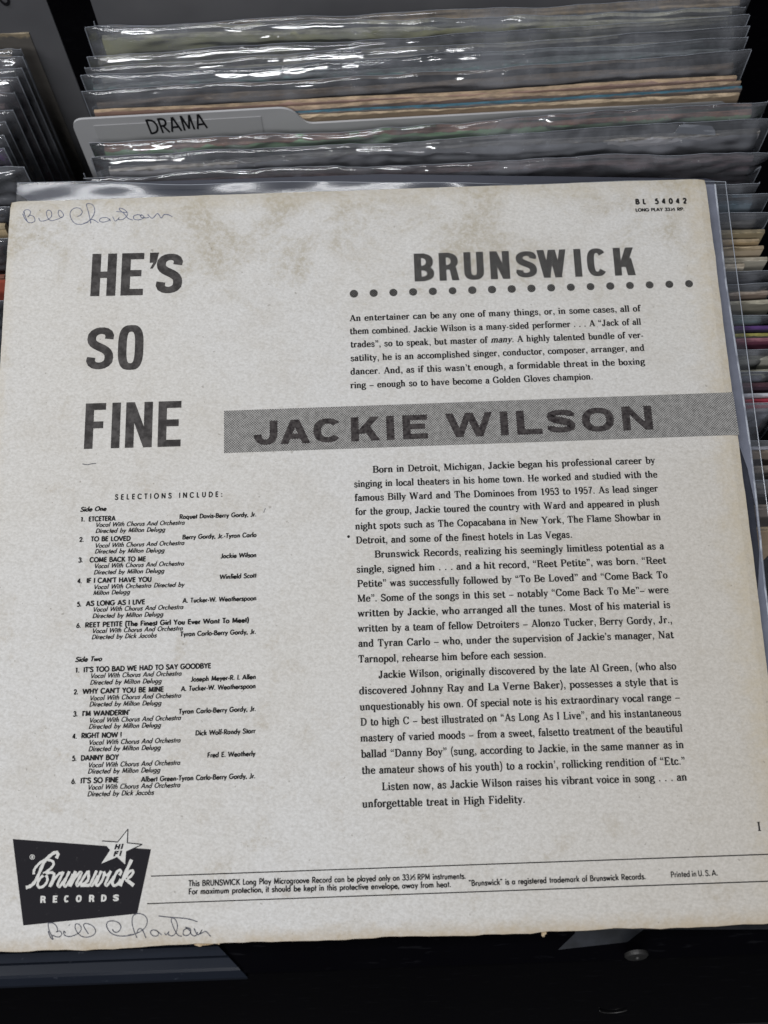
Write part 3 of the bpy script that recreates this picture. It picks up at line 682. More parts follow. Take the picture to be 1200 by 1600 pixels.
record('sleeved dark grey record with creased film, second in front of the genre divider', (152, 249), (1199, 186), ZF, (0.10, 0.10, 0.105), (0.13, 0.13, 0.14), (0.2, 0.19, 0.18), amp=.0010, group=GB, seed=12)
record('sleeved violet grey record with a maroon band, nearest behind the album', (150, 272), (1188, 227), ZF, (0.125, 0.115, 0.135), (0.12, 0.07, 0.075), (0.22, 0.15, 0.15), film='film_crinkled', amp=.0013, crest=.0009, curl=.002, group=GB, seed=13, jdrop=.006)
# a little paper flap stuck on the film behind the album
tb = MB()
z_ = -.017
pts = [P(x, y, z_) for x, y in ((1054, 206), (1060, 196), (1068, 192), (1112, 195), (1117, 202), (1118, 210))]
pts = [p + np.array([0, -.0006, 0]) for p in pts]
tb.add(pts + [p + np.array([0, .0003, -.0002]) for p in pts], [tuple(range(6)), tuple(range(11, 5, -1))] + [(i, 6 + i, 6 + (i + 1) % 6, (i + 1) % 6) for i in range(6)])
tag(tb.build('film_tab', M['film_crinkled']), 'small cloudy tape tab stuck on film near the right end behind the album', 'tape')

# right hand strip: (label, y at x = 1165, face, second, edge, film, jacket drop, z, extra)
strip = [
 ('sleeved black record just behind the album corner, right edge crumpled', 287, (0.02, 0.022, 0.03), None, (0.05, 0.05, 0.06), 'film_crinkled', .010, 1186, {}),
 ('sleeved blue record beside the album top right corner', 304, (0.045, 0.085, 0.115), (0.06, 0.10, 0.125), (0.05, 0.10, 0.14), 'film', .008, 1204, {}),
 ('sleeved grey record with a bright curled film corner', 333, (0.10, 0.095, 0.09), None, (0.18, 0.17, 0.16), 'film_crinkled', .008, 1206, {}),
 ('bare olive brown jacket behind the tan jackets by the album edge', 364, (0.16, 0.13, 0.08), None, (0.24, 0.20, 0.13), None, 0, 1196, {}),
 ('bare brown jacket with a tan edge, first of the tan group', 376, (0.17, 0.125, 0.07), None, (0.36, 0.28, 0.18), None, 0, 1193, {}),
 ('bare jacket with a ragged pale tan edge', 388, (0.24, 0.195, 0.14), None, (0.48, 0.38, 0.25), None, 0, 1197, {'fray': .0011, 'wear': .0022}),
 ('bare beige jacket with a folded over corner', 404, (0.21, 0.195, 0.16), None, (0.38, 0.34, 0.27), None, 0, 1199, {}),
 ('bare cream jacket in front of the folded beige one', 416, (0.30, 0.265, 0.21), None, (0.42, 0.36, 0.28), None, 0, 1160, {}),
 ('sleeved navy record with glinting crumpled film', 425, (0.018, 0.020, 0.034), None, (0.04, 0.04, 0.06), 'film_crinkled', .008, 1210, {}),
 ('sleeved black record in front of the glinting navy one', 442, (0.02, 0.02, 0.028), None, (0.09, 0.07, 0.06), 'film', .012, 1212, {}),
 ('bare brown jacket with a scuffed light edge, beside the last printed dot', 459, (0.10, 0.075, 0.06), None, (0.34, 0.28, 0.23), None, 0, 1201, {}),
 ('bare grey olive jacket with a cream top edge', 473, (0.125, 0.115, 0.09), None, (0.40, 0.37, 0.29), None, 0, 1206, {}),
 ('sleeved teal record with crumpled shiny film', 489, (0.045, 0.095, 0.10), (0.07, 0.12, 0.12), (0.16, 0.22, 0.22), 'film_crinkled', .006, 1212, {}),
 ('bare black jacket with a purple top edge', 511, (0.012, 0.008, 0.022), None, (0.09, 0.04, 0.16), None, 0, 1208, {'wear': .0010}),
 ('bare black jacket with a thin yellow top edge', 523, (0.02, 0.016, 0.012), None, (0.28, 0.26, 0.07), None, 0, 1203, {'wear': .0005, 'fray': .0002}),
 ('bare maroon jacket with a worn pink top edge', 529, (0.07, 0.016, 0.032), None, (0.28, 0.12, 0.15), None, 0, 1204, {'wear': .0014}),
 ('sleeved slate record in front of the maroon jacket', 546, (0.09, 0.09, 0.095), None, (0.17, 0.17, 0.18), 'film', .006, 1214, {}),
 ('bare stone grey jacket behind the pale edged one', 556, (0.19, 0.185, 0.16), None, (0.27, 0.26, 0.22), None, 0, 1214, {}),
 ('bare jacket of dull khaki with a pale top edge', 576, (0.15, 0.15, 0.12), None, (0.36, 0.35, 0.28), None, 0, 1215, {'wear': .0009}),
 ('sleeved midnight blue record above the dark red one', 581, (0.022, 0.026, 0.05), (0.05, 0.05, 0.07), (0.10, 0.11, 0.14), 'film', .006, 1220, {}),
 ('bare dark red jacket between midnight blue and white edged ones', 602, (0.05, 0.010, 0.018), (0.02, 0.012, 0.02), (0.07, 0.03, 0.04), None, 0, 1220, {}),
 ('bare grey jacket with a crisp white top edge, above the scarlet stripe', 617, (0.12, 0.10, 0.11), None, (0.50, 0.50, 0.54), None, 0, 1222, {'wear': .0006, 'fray': .0001}),
 ('bare scarlet jacket just above the record with the wide shiny front', 627, (0.22, 0.012, 0.03), None, (0.30, 0.03, 0.05), None, 0, 1222, {'wear': .0004}),
 ('sleeved blue grey record whose wide shiny front shows beside the name banner', 631, (0.125, 0.13, 0.155), (0.10, 0.105, 0.13), (0.5, 0.5, 0.55), 'film_crinkled', .010, 1230, {'amp': .0028}),
 ('sleeved navy record with a white film lip, under the shiny wide one', 693, (0.030, 0.034, 0.055), None, (0.4, 0.4, 0.45), 'film', .004, 1232, {}),
 ('bare brown jacket with a dull edge, rearmost of the brown group', 703, (0.13, 0.105, 0.085), None, (0.22, 0.18, 0.14), None, 0, 1236, {}),
 ('bare grey brown jacket second in the brown group', 730, (0.12, 0.10, 0.085), None, (0.20, 0.17, 0.14), None, 0, 1236, {}),
 ('sleeved taupe record with bright flecks on its film', 752, (0.15, 0.13, 0.115), None, (0.2, 0.18, 0.15), 'film_crinkled', .006, 1240, {}),
 ('bare umber jacket just before the black gap', 790, (0.14, 0.115, 0.10), None, (0.24, 0.2, 0.16), None, 0, 1240, {}),
 ('bare tan jacket in front of the black gap, lowest coloured edge on the right', 825, (0.30, 0.21, 0.12), None, (0.42, 0.31, 0.18), None, 0, 1242, {}),
]
for i, (lab, y, fc, sd, ed, fm, jd, xr, ex) in enumerate(strip):
    zt = -.0105 if fm else -.0135
    kw = dict(film=fm, group=GS, seed=40 + i, th=.0022, amp=.0008, jdrop=jd * .7, crest=.0006, wear=.0008, fray=.0003, anchor='R')
    kw.update(ex)
    record(lab, (700, y + 12), (xr, y - 1), zt, fc, sd, tuple(q * .72 for q in ed), **kw)

# ------------------------------------------------------------------ genre dividers
nn = NT('divider_plastic')
M['divider'] = nn.fin(nn.mix(nn.ramp(nn.noise(14, 3), .3, .7), (0.37, 0.37, 0.38), (0.43, 0.43, 0.435)), .38, .4)
nn = NT('dark_grey_plastic'); M['dark_grey'] = nn.fin(nn.mix(nn.ramp(nn.noise(14, 3), .3, .7), (0.095, 0.095, 0.102), (0.125, 0.125, 0.132)), .4, .3)  # dark grey, well below the tone of the lettered divider
nn = NT('divider_lettering'); M['letters'] = nn.fin((0.008, 0.008, 0.01), .6, .2)
nn = NT('clear_label_strip'); M['labelstrip'] = nn.fin((0.37, 0.37, 0.375), .3, .45)
def card(pts, th, b, rnd=.006):
    """rounded outline in the card's own x-z plane, extruded by th"""
    out = []
    n = len(pts)
    for i, p in enumerate(pts):
        r = p[2] if len(p) > 2 else rnd
        a = np.array(pts[i - 1][:2]); q = np.array(p[:2]); c = np.array(pts[(i + 1) % n][:2])
        if r == 0: out.append(tuple(q)); continue
        u = (a - q) / np.linalg.norm(a - q); v = (c - q) / np.linalg.norm(c - q)
        for t in [k / 6 for k in range(7)]:
            s0 = q + u * r * (1 - t) ** 2 + v * r * t ** 2
            out.append(tuple(s0))
    m = len(out)
    b.add([(x, -th / 2, z) for x, z in out] + [(x, th / 2, z) for x, z in out],
          [tuple(range(m)), tuple(range(2 * m - 1, m - 1, -1))] + [(i, m + i, m + (i + 1) % m, (i + 1) % m) for i in range(m)])
def facetext(parent, s, x0, z0, x1, z1, cap, y, stem=8.5):
    b = MB()
    text(b, s, (0, 0), (1, 1), cap, 'san', stem, stem, stem, fit='word', frame=(np.array([x0, z0]), np.array([x1, z1])), z=0)
    b2 = MB(); b2.f = b.f; b2.m = b.m; b2.v = [(v[0], y - v[2], v[1]) for v in b.v]
    return b2.build('lettering', M['letters'], parent)
def divider(label, L, R, zt, pts, lean=LEAN, roll=0.0, mat='divider', right=False):
    a = P(*L, zt); c = P(*R, zt); d = c - a
    if right: a = c - d / np.linalg.norm(d) * .318
    r = empty('genre_divider'); tag(r, label, 'divider')
    place(r, (a[0] + c[0]) / 2, (a[1] + c[1]) / 2, zt, math.atan2(d[1], d[0]), pts[1][1], lean, roll)
    b = MB(); card(pts, .0012, b); b.build('card', M[mat], r)
    return r
w2 = .159
H1 = .330
dv = divider('white plastic divider with a raised tab lettered DRAMA', (115, 186), (1143, 129), -.0145,
             [(-w2, 0, 0), (-w2, H1), (-.0545, H1, .006), (-.0475, H1 - .0105, .004), (w2, H1 - .0105, .005), (w2, 0, 0)])
bpy.context.view_layer.update()
def onface(o, px, py, yl=-.0006):
    """where the sight line of a photo pixel meets an upright card's front face, in the card's own frame"""
    mi = np.array(o.matrix_world.inverted()); c = mi @ np.array([*CAM, 1]); d = mi[:3, :3] @ (P(px, py, 0) - CAM)
    t = (yl - c[1]) / d[1]; q = c[:3] + d * t; return q
q0, q1, qt = onface(dv, 234, 209), onface(dv, 326, 199), onface(dv, 236, 185)
lb = MB(); ls0, ls1 = onface(dv, 145, 193), onface(dv, 405, 166); e1 = onface(dv, 155, 214)
lb.box(ls0[0], ls1[0], -.00095, -.00062, H1 - .024, H1 - .004); lb.build('label_strip', M['labelstrip'], dv)
facetext(dv, 'DRAMA', q0[0], q0[2], q1[0], q1[2], abs(qt[2] - q0[2]) * .98, -.0010, 9.5)
back = divider('plain grey divider card standing behind all the records of the main bin', (123, -28), (1170, -66), -.004,
               [(-w2, 0, 0), (-w2, .33), (w2, .33), (w2, 0, 0)], mat='dark_grey')
# ------------------------------------------------------------------ neighbouring bin on the left
dl = divider('grey divider at the back of the left bin, lettering cut off by the frame', (-480, -5), (62, -28), -.006,
             [(-w2, 0, 0), (-w2, .33), (w2, .33), (w2, 0, 0)], mat='dark_grey', right=True)
bpy.context.view_layer.update()
s0, s1 = onface(dl, -22, 10), onface(dl, 20, 7)
facetext(dl, 'OS', s0[0], s0[2], s1[0], s1[2], .0145, -.0010, 9)
left = [
 ('sleeved dark record standing first before the left bin divider', 54, 26, (0.03, 0.03, 0.032), None, (0.30, 0.25, 0.18), 'film', .014, {}),
 ('bare tan edged jacket poking out beside the left bin divider', 50, 46, (0.05, 0.045, 0.04), None, (0.38, 0.31, 0.21), None, 0, {'wear': .003}),
 ('sleeved grey green record with a crumpled top in the left bin', 31, 73, (0.17, 0.19, 0.16), None, (0.40, 0.32, 0.22), 'film_crinkled', .004, {'amp': .003}),
 ('sleeved sand brown record tight in front of the grey green one, left bin', 35, 88, (0.16, 0.13, 0.10), None, (0.3, 0.25, 0.18), 'film', .007, {}),
 ('sleeved pale grey record behind the mauve one, left bin', 33, 104, (0.15, 0.14, 0.14), None, (0.2, 0.2, 0.2), 'film', .008, {}),
 ('sleeved mauve record with milky wrinkles, left bin', 27, 120, (0.18, 0.12, 0.135), None, (0.25, 0.2, 0.2), 'film_crinkled', .006, {}),
 ('sleeved wine red record just in front of the mauve one, left bin', 22, 143, (0.13, 0.05, 0.06), None, (0.25, 0.15, 0.14), 'film', .007, {}),
 ('sleeved grey record with two film corners, left bin', 18, 167, (0.12, 0.115, 0.12), None, (0.2, 0.18, 0.17), 'film', .008, {}),
 ('sleeved brown record in the middle of the left bin', 8, 190, (0.14, 0.11, 0.09), None, (0.3, 0.22, 0.15), 'film', .008, {}),
 ('sleeved charcoal record right before the purple one, left bin', 7, 214, (0.05, 0.05, 0.06), None, (0.15, 0.14, 0.14), 'film_crinkled', .008, {}),
 ('sleeved purple record in the left bin', 7, 233, (0.16, 0.05, 0.26), None, (0.3, 0.15, 0.4), 'film', .012, {}),
 ('sleeved glossy black record nearest the album corner, left bin', 38, 263, (0.025, 0.025, 0.03), None, (0.05, 0.05, 0.05), 'film_crinkled', .006, {'amp': .0026}),
 ('sleeved slate blue record left of the signed album corner', 14, 322, (0.04, 0.045, 0.06), None, (0.1, 0.1, 0.12), 'film', .008, {}),
 ('bare tan jacket left of the signed album corner', 9, 352, (0.26, 0.2, 0.12), None, (0.4, 0.32, 0.2), None, 0, {}),
 ('sleeved black record in front of the tan jacket, left bin', 12, 372, (0.02, 0.02, 0.025), None, (0.08, 0.08, 0.08), 'film', .008, {}),
 ('bare red jacket peeping out left of the album', 6, 432, (0.24, 0.05, 0.03), None, (0.3, 0.12, 0.08), None, 0, {}),
 ('sleeved grey record foremost in sight of the left bin', 8, 468, (0.07, 0.07, 0.08), None, (0.15, 0.15, 0.15), 'film', .006, {}),
]
for i, (lab, x, y, fc, sd, ed, fm, jd, ex) in enumerate(left):
    kw = dict(film=fm, group=GL, seed=90 + i, th=.0036, amp=.0014, jdrop=jd, crest=.001, anchor='R'); kw.update(ex)
    record(lab, (x - 480, y + 16), (x, y), ZF - .012 if fm else ZJ - .012, fc, sd, tuple(q * .72 for q in ed), **kw)

# ------------------------------------------------------------------ clear outer sleeve lying under the album
slv = empty('outer_sleeve', (0, 0, 0)); tag(slv, 'clear plastic outer sleeve with a lavender liner, lying under the worn album', 'sleeve')
rng = np.random.default_rng(5)
wv = waves(rng, 12, .05, .02); wl = waves(rng, 5, .2, .2)
tl, tr = P(28, 288, -.006), P(1133, 284, -.006); br = P(1199, 790, -.006); 
dx = (tr - tl)[:2]; dx /= np.linalg.norm(dx); dy = (br - tr)[:2]; dy /= np.linalg.norm(dy)
b = MB(); nx, ny = 110, 80; top = []; rgt = []
for j in range(ny + 1):
    for i in range(nx + 1):
        u, v = i / nx, (j / ny) ** 1.6
        p = tl[:2] + (tr - tl)[:2] * u + dy * (.318 * v)
        ed = max(0, 1 - v * .318 / .018) ; er = max(0, 1 - (1 - u) * .3245 / .012)
        z = -.0062 + ed * (.00028 * wsum(wv, p[0], p[1]) + .0007 * wsum(wl, p[0], p[1]) + .0006) + er * .00015 * wsum(wl, p[1], p[0])
        q = (p[0], p[1] + ed * .0006 * wsum(wl, p[0] * 1.7, 0), z); b.v.append(q)
        if j == 0: top.append(q)
        if i == nx: rgt.append(q)
for j in range(ny):
    for i in range(nx):
        k = j * (nx + 1) + i; b.f.append((k, k + nx + 1, k + nx + 2, k + 1)); b.m.append(0)
fo = b.build('film', M['film_flat'], slv, True)
q = MB(); q.tube(rgt, .0002, 5); q.build('sealed_edge', M['seam'], slv)
q = MB(); q.tube(top, .00015, 5); q.build('lip', M['seam'], slv)
nn = NT('lavender_liner'); M['liner'] = nn.fin(nn.mix(nn.ramp(nn.noise(50, 4), .3, .7), (0.215, 0.22, 0.265), (0.27, 0.275, 0.325)), .35, .4)
nn = NT('navy_backing'); M['backing'] = nn.fin((0.020, 0.023, 0.038), .4, .4)
zl = -.0080
nn = NT('shiny_liner_fold'); M['fold'] = nn.fin(nn.mix(nn.ramp(nn.noise(120, 3), .4, .6), (0.42, 0.43, 0.48), (0.80, 0.81, 0.85)), .25, .6)
b = MB()
Lb = [(1088, 288), (1100, 440), (1125, 620), (1150, 690), (1156.5, 700), (1168, 732), (1174, 761), (1180, 789), (1183, 820), (1185.5, 841), (1186.3, 867), (1185, 905), (1184, 920), (1170, 930), (1180, 1100), (1190, 1300)]
Rb = [(1117, 288), (1134, 440), (1161, 620), (1171, 690), (1172.5, 700), (1176, 732), (1179.5, 761), (1182.5, 789), (1185.5, 820), (1188, 841), (1190, 867), (1194, 905), (1195.5, 920), (1197, 930), (1218, 1100), (1243, 1300)]
n_ = len(Lb)
b.add([P(*p, zl) for p in Lb] + [P(*p, zl - .0002) for p in Rb], [(i, i + 1, n_ + i + 1, n_ + i) for i in range(n_ - 1)])
b.build('liner', M['liner'], slv)
q = MB(); q.tube([P(*p, zl + .0002) for p in Rb], .00042, 6); q.build('liner_fold', M['fold'], slv)
b = MB(); b.add([P(x, y, zl - .0012) for x, y in ((1060, 600), (1135, 600), (1168, 700), (1187, 870), (1196, 960), (1216, 1150), (1100, 1150))], [tuple(range(6, -1, -1))]); b.build('backing', M['backing'], slv)
b = MB(); b.add([P(x, y, zl - .0004) for x, y in ((24, 300), (30, 290), (600, 272), (1104, 279), (1117, 282), (1117, 287), (1098, 291), (900, 420), (200, 420))], [tuple(range(8, -1, -1))]); b.build('backing', M['backing'], slv)

# ------------------------------------------------------------------ the album
alb = empty('record_album', (0, 0, -.004))
tag(alb, 'worn white album back cover with black print and a pen signature, lying on top', 'album')
def apart(name, mb, m, parent=None):
    o = mb.build(name, m, parent or alb)
    if parent is None: o.location = (0, 0, .004)
    return o
HW = .1563; TY = .1556; BY = -.1570
rng = np.random.default_rng(3); we = waves(rng, 14, .02, .02); we2 = waves(rng, 8, .15, .15)
b = MB(); NX = NY = 90; TH = .0036
def edge(s, k, a): return a * wsum(we, s + k * 3.1, k) * .6 + a * .5 * wsum(we2, s, k)
idx = {}
for j in range(NY + 1):
    for i in range(NX + 1):
        u, v = i / NX * 2 - 1, j / NY * 2 - 1
        x = u * HW; y = BY + (TY - BY) * (v + 1) / 2
        fx, fy = max(0, (abs(u) - .93) / .07), max(0, (abs(v) - .93) / .07)
        x += fx ** 3 * edge(y, 1 if u > 0 else 2, .00022) * np.sign(u)
        y += fy ** 3 * edge(x, 3 if v > 0 else 4, .00020 if v > 0 else .00055) * np.sign(v)
        cr = max(0, math.hypot(fx, fy) - 1.0)           # rounded, softened corners
        x -= np.sign(u) * .0010 * cr ** 2; y -= np.sign(v) * .0010 * cr ** 2
        z = -.0005 * (fx ** 14 + fy ** 14) - .0012 * cr ** 2
        idx[i, j] = len(b.v); b.v.append((x, y, z))
for j in range(NY):
    for i in range(NX): b.f.append((idx[i, j], idx[i + 1, j], idx[i + 1, j + 1], idx[i, j + 1])); b.m.append(0)
loop = [idx[i, 0] for i in range(NX)] + [idx[NX, j] for j in range(NY)] + [idx[i, NY] for i in range(NX, 0, -1)] + [idx[0, j] for j in range(NY, 0, -1)]
prev = loop
for dz, ins in ((-.0009, .0002), (-.0018, -.0003), (-.0027, .0003), (-TH, .0006)):
    cur = []
    for k in loop:
        x, y, z = b.v[k]; s_ = 1 - ins / .155
        cur.append(len(b.v)); b.v.append((x * s_, y * s_, dz + .00015 * wsum(we, x * 2, y * 2)))
    n_ = len(loop)
    for k in range(n_): b.f.append((prev[k], cur[k], cur[(k + 1) % n_], prev[(k + 1) % n_])); b.m.append(1)
    prev = cur
b.f.append(tuple(prev)); b.m.append(0)
apart('cover', b, [M['paper'], M['edge']])
# paper flakes torn along the lower edge, poking out from under it
for (x, y, wd, hh) in ((318, 1475.5, 15, 4.0), (342, 1473, 7, 3.4), (850, 1459.5, 4, 6.5), (955, 1449.5, 12, 2.0)):
    fk = MB(); K = 11; z = -.0012
    pp = [P(x + wd * (2 * i / K - 1), y + hh * (.35 + .65 * random.random()) * math.sin(math.pi * min(1, .12 + i / K)), z - .0003 * random.random()) for i in range(K + 1)]
    qq = [P(x + wd * (2 * i / K - 1), y - 9, z) for i in range(K + 1)]; n_ = K + 1
    fk.add(pp + qq + [p - np.array([0, 0, .0003]) for p in pp], [(i, i + 1, n_ + i + 1, n_ + i) for i in range(K)] + [(i, 2 * n_ + i, 2 * n_ + i + 1, i + 1) for i in range(K)])
    apart('paper_flake', fk, M['edge'])
# title
t = MB()
display(t, [('H', 141, 180), ('E', 188, 223), ('’', 232, 240), ('S', 243, 284)], (141, 463), (283, 460), 66, .195, .150, 2.9)
display(t, [('S', 134, 176), ('O', 183, 223)], (134, 580), (224, 577.5), 70, .178, .148, 3.0)
display(t, [('F', 131, 163), ('I', 173, 186), ('N', 195, 237), ('E', 246, 282)], (130.4, 701.7), (282, 697.5), 71, .178, .150, 2.9)
apart('title_lettering', t, M['title_ink'])
# heading with its row of dots
t = MB()
display(t, [('B', 648, 679), ('R', 687, 718), ('U', 726, 757), ('N', 767, 797.5), ('S', 807.5, 840), ('W', 841, 888), ('I', 899, 910.5), ('C', 919, 950), ('K', 961, 993.5)],
        (647, 440), (994, 430), 43.5, .235, .165, 2.6)
apart('heading_lettering', t, M['half_dark'])
t = MB(); c0, c1 = P(553, 459), P(1076.5, 443.4)
for i in range(18):
    c = c0 + (c1 - c0) * i / 17; r = .00178 * random.uniform(.96, 1.04)
    t.add([(c[0] + r * math.cos(a * math.pi / 9), c[1] + r * math.sin(a * math.pi / 9), LIFT) for a in range(18)], [tuple(range(18))])
apart('dot_row', t, M['half_dark'])
# banner
bn = MB(); poly(bn, [(350, 708), (1155, 679.5), (1145, 613), (350, 642)], LIFT); bo = apart('name_banner', bn, M['half'])
t = MB()
display(t, [('J', 396.5, 434), ('A', 438, 485), ('C', 490, 535), ('K', 549, 594), ('I', 604.5, 617), ('E', 630, 669), ('W', 697, 772), ('I', 783, 795), ('L', 808.5, 848), ('S', 856, 900), ('O', 911, 961), ('N', 974, 1021)],
        (396, 696), (1021, 671.2), 37.5, .31, .22, 2.3, LIFT + 6e-5)
t.build('lettering', M['name_ink'], bo)
# liner notes
notes = [
 ('An entertainer can be any one of many things, or, in some cases, all of', 546, 502, 1001, 486.5),
 ('them combined. Jackie Wilson is a many-sided performer . . . A “Jack of all', 546.5, 522.5, 1002, 507.5),
 ('trades”, so to speak, but master of many. A highly talented bundle of ver-', 547.5, 543, 1006, 528),
 ('satility, he is an accomplished singer, conductor, composer, arranger, and', 547.5, 564.5, 1007.5, 548),
 ('dancer. And, as if this wasn’t enough, a formidable threat in the boxing', 547.5, 585.5, 1008, 569.5),
 ('ring – enough so to have become a Golden Gloves champion.', 547.5, 607, 927, 593),
 ('Born in Detroit, Michigan, Jackie began his professional career by', 582, 738.7, 1024, 724),
 ('singing in local theaters in his home town. He worked and studied with the', 553, 761.4, 1027.5, 746),
 ('famous Billy Ward and The Dominoes from 1953 to 1957. As lead singer', 554, 783, 1028.5, 768),
 ('for the group, Jackie toured the country with Ward and appeared in plush', 555, 804.8, 1031, 790),
 ('night spots such as The Copacabana in New York, The Flame Showbar in', 555, 827.5, 1033, 812.6),
 ('Detroit, and some of the finest hotels in Las Vegas.', 556, 849.5, 894.6, 840.2),
 ('Brunswick Records, realizing his seemingly limitless potential as a', 585, 871.5, 1038, 858),
 ('single, signed him . . . and a hit record, “Reet Petite”, was born. “Reet', 557, 895, 1041, 880.5),
 ('Petite” was successfully followed by “To Be Loved” and “Come Back To', 558, 917.5, 1043.5, 903.5),
 ('Me”. Some of the songs in this set – notably “Come Back To Me”– were', 558, 940.5, 1045, 926.5),
 ('written by Jackie, who arranged all the tunes. Most of his material is', 558.7, 963.8, 1048, 950),
 ('written by a team of fellow Detroiters – Alonzo Tucker, Berry Gordy, Jr.,', 559, 987.6, 1050.7, 973.5),
 ('and Tyran Carlo – who, under the supervision of Jackie’s manager, Nat', 559.6, 1011, 1053, 997),
 ('Tarnopol, rehearse him before each session.', 559.6, 1035.5, 853.5, 1027.5),
 ('Jackie Wilson, originally discovered by the late Al Green, (who also', 591, 1059.7, 1057, 1046),
 ('discovered Johnny Ray and La Verne Baker), possesses a style that is', 561, 1085, 1060, 1070),
 ('unquestionably his own. Of special note is his extraordinary vocal range –', 562, 1110, 1063, 1094.5),
 ('D to high C – best illustrated on “As Long As I Live”, and his instantaneous', 563, 1134, 1065, 1118.5),
 ('mastery of varied moods – from a sweet, falsetto treatment of the beautiful', 563, 1159, 1067, 1143.5),
 ('ballad “Danny Boy” (sung, according to Jackie, in the same manner as in', 564, 1184, 1069, 1169),
 ('the amateur shows of his youth) to a rockin’, rollicking rendition of “Etc.”', 565, 1209.5, 1071, 1194.5),
 ('Listen now, as Jackie Wilson raises his vibrant voice in song . . . an', 596.5, 1235, 1074, 1219.5),
 ('unforgettable treat in High Fidelity.', 566, 1262, 821, 1254.5),
]
t = MB()
for s_, x0, y0, x1, y1 in notes: text(t, s_, (x0, y0), (x1, y1), .00294, 'ser', 14.2, 7.6, 6.6, italic=('many',) if 'master' in s_ else ())
text(t, 'I', (1183.5, 1298.5), (1190, 1298.2), .0033, 'ser', 12, 6, 5, fit='word')
c = P(544.5, 838.5); t.add([(c[0] + .0006 * math.cos(a * math.pi / 5), c[1] + .0006 * math.sin(a * math.pi / 5), LIFT) for a in range(10)], [tuple(range(10))])
apart('liner_notes', t, M['ink'])
# track list
V1 = 'Vocal With Chorus And Orchestra'; D1 = 'Directed by Milton Delugg'; D2 = 'Directed by Dick Jacobs'
tracks = [
 ('1.', 125.6, 815, 'ETCETERA', 138.3, 814.8, 180.5, 813.4, V1, 148.7, 823.6, 288.5, 819.7, D1, 148.7, 833, 258, 830.5, 'Roquet Davis-Berry Gordy, Jr.', 280, 811, 400.4, 807),
 ('2.', 123.8, 846.7, 'TO BE LOVED', 141.8, 846, 204, 845, V1, 147.8, 856, 288, 851.5, D1, 147.5, 865, 257, 863, 'Berry Gordy, Jr.-Tyran Carlo', 284.6, 842.8, 400.7, 839),
 ('3.', 122.3, 878.8, 'COME BACK TO ME', 140, 878.5, 228, 877, V1, 146.6, 888, 287.6, 883.6, D1, 146, 897.7, 256.7, 895, 'Jackie Wilson', 344.6, 872.3, 400.7, 870.4),
 ('4.', 120.8, 911.5, 'IF I CAN’T HAVE YOU', 135, 911, 237, 909, 'Vocal With Orchestra Directed by', 145.7, 920.8, 287.6, 916.6, 'Milton Delugg', 145, 930, 203, 928, 'Winfield Scott', 343, 905, 400.7, 902.5),
 ('5.', 120, 947.8, 'AS LONG AS I LIVE', 134, 947, 226.7, 944, V1, 144.5, 956, 286.4, 951.7, D1, 144, 966, 255, 963, 'A. Tucker-W. Weatherspoon', 285, 942, 400.7, 938),
 ('6.', 119.3, 981, 'REET PETITE (The Finest Girl You Ever Want To Meet)', 132.8, 980.5, 389, 972.4, V1, 143.3, 989.5, 285.5, 985, D2, 142.7, 999, 244.4, 996, 'Tyran Carlo-Berry Gordy, Jr.', 281.3, 994.4, 400, 990.4),
 ('1.', 117.2, 1051, 'IT’S TOO BAD WE HAD TO SAY GOODBYE', 130.4, 1050.5, 330, 1044, V1, 140.6, 1059.8, 283.7, 1055.6, D1, 140.3, 1070, 252.5, 1067.3, 'Joseph Meyer-R. I. Allen', 298, 1065, 399.8, 1061),
 ('2.', 115, 1085, 'WHY CAN’T YOU BE MINE', 129, 1084.4, 256, 1080.8, V1, 139.4, 1094.6, 283, 1090, D1, 139, 1104, 252, 1101.8, 'A. Tucker-W. Weatherspoon', 282.5, 1080, 399.5, 1075.4),
 ('3.', 114.2, 1119.5, 'I’M WANDERIN’', 128.3, 1119, 203, 1117, V1, 138.8, 1129.4, 282.8, 1125, D1, 138.2, 1139, 251.3, 1136.3, 'Tyran Carlo-Berry Gordy, Jr.', 279, 1115.6, 399.8, 1111),
 ('4.', 113, 1154.3, 'RIGHT NOW !', 126.8, 1153.7, 190.4, 1152, V1, 138, 1164, 282, 1160, D1, 137.6, 1174, 251, 1171.4, 'Dick Wolf-Randy Starr', 305, 1149.2, 399, 1145.6),
 ('5.', 112.4, 1189, 'DANNY BOY', 126, 1188.5, 185.6, 1187, V1, 137, 1199.3, 281.6, 1195, D1, 136.7, 1209, 250.4, 1206.5, 'Fred E. Weatherly', 323.6, 1183.7, 399, 1181),
 ('6.', 111.5, 1224.8, 'IT’S SO FINE', 125.6, 1224, 185.3, 1222.4, V1, 136.4, 1234, 281.6, 1230, D2, 136, 1244.5, 240, 1241.7, 'Albert Green-Tyran Carlo-Berry Gordy, Jr.', 220, 1221.6, 399, 1216),
]
t = MB()
text(t, 'SELECTIONS INCLUDE:', (179.3, 781), (347.6, 776.2), .00225, 'san', 15, 15, 15, fit='track')
text(t, 'Side One', (125, 799.6), (166, 798), .00192, 'san', 16.5, 16, 16, .2)
text(t, 'Side Two', (117.2, 1034.3), (159, 1032.8), .00192, 'san', 16.5, 16, 16, .2)
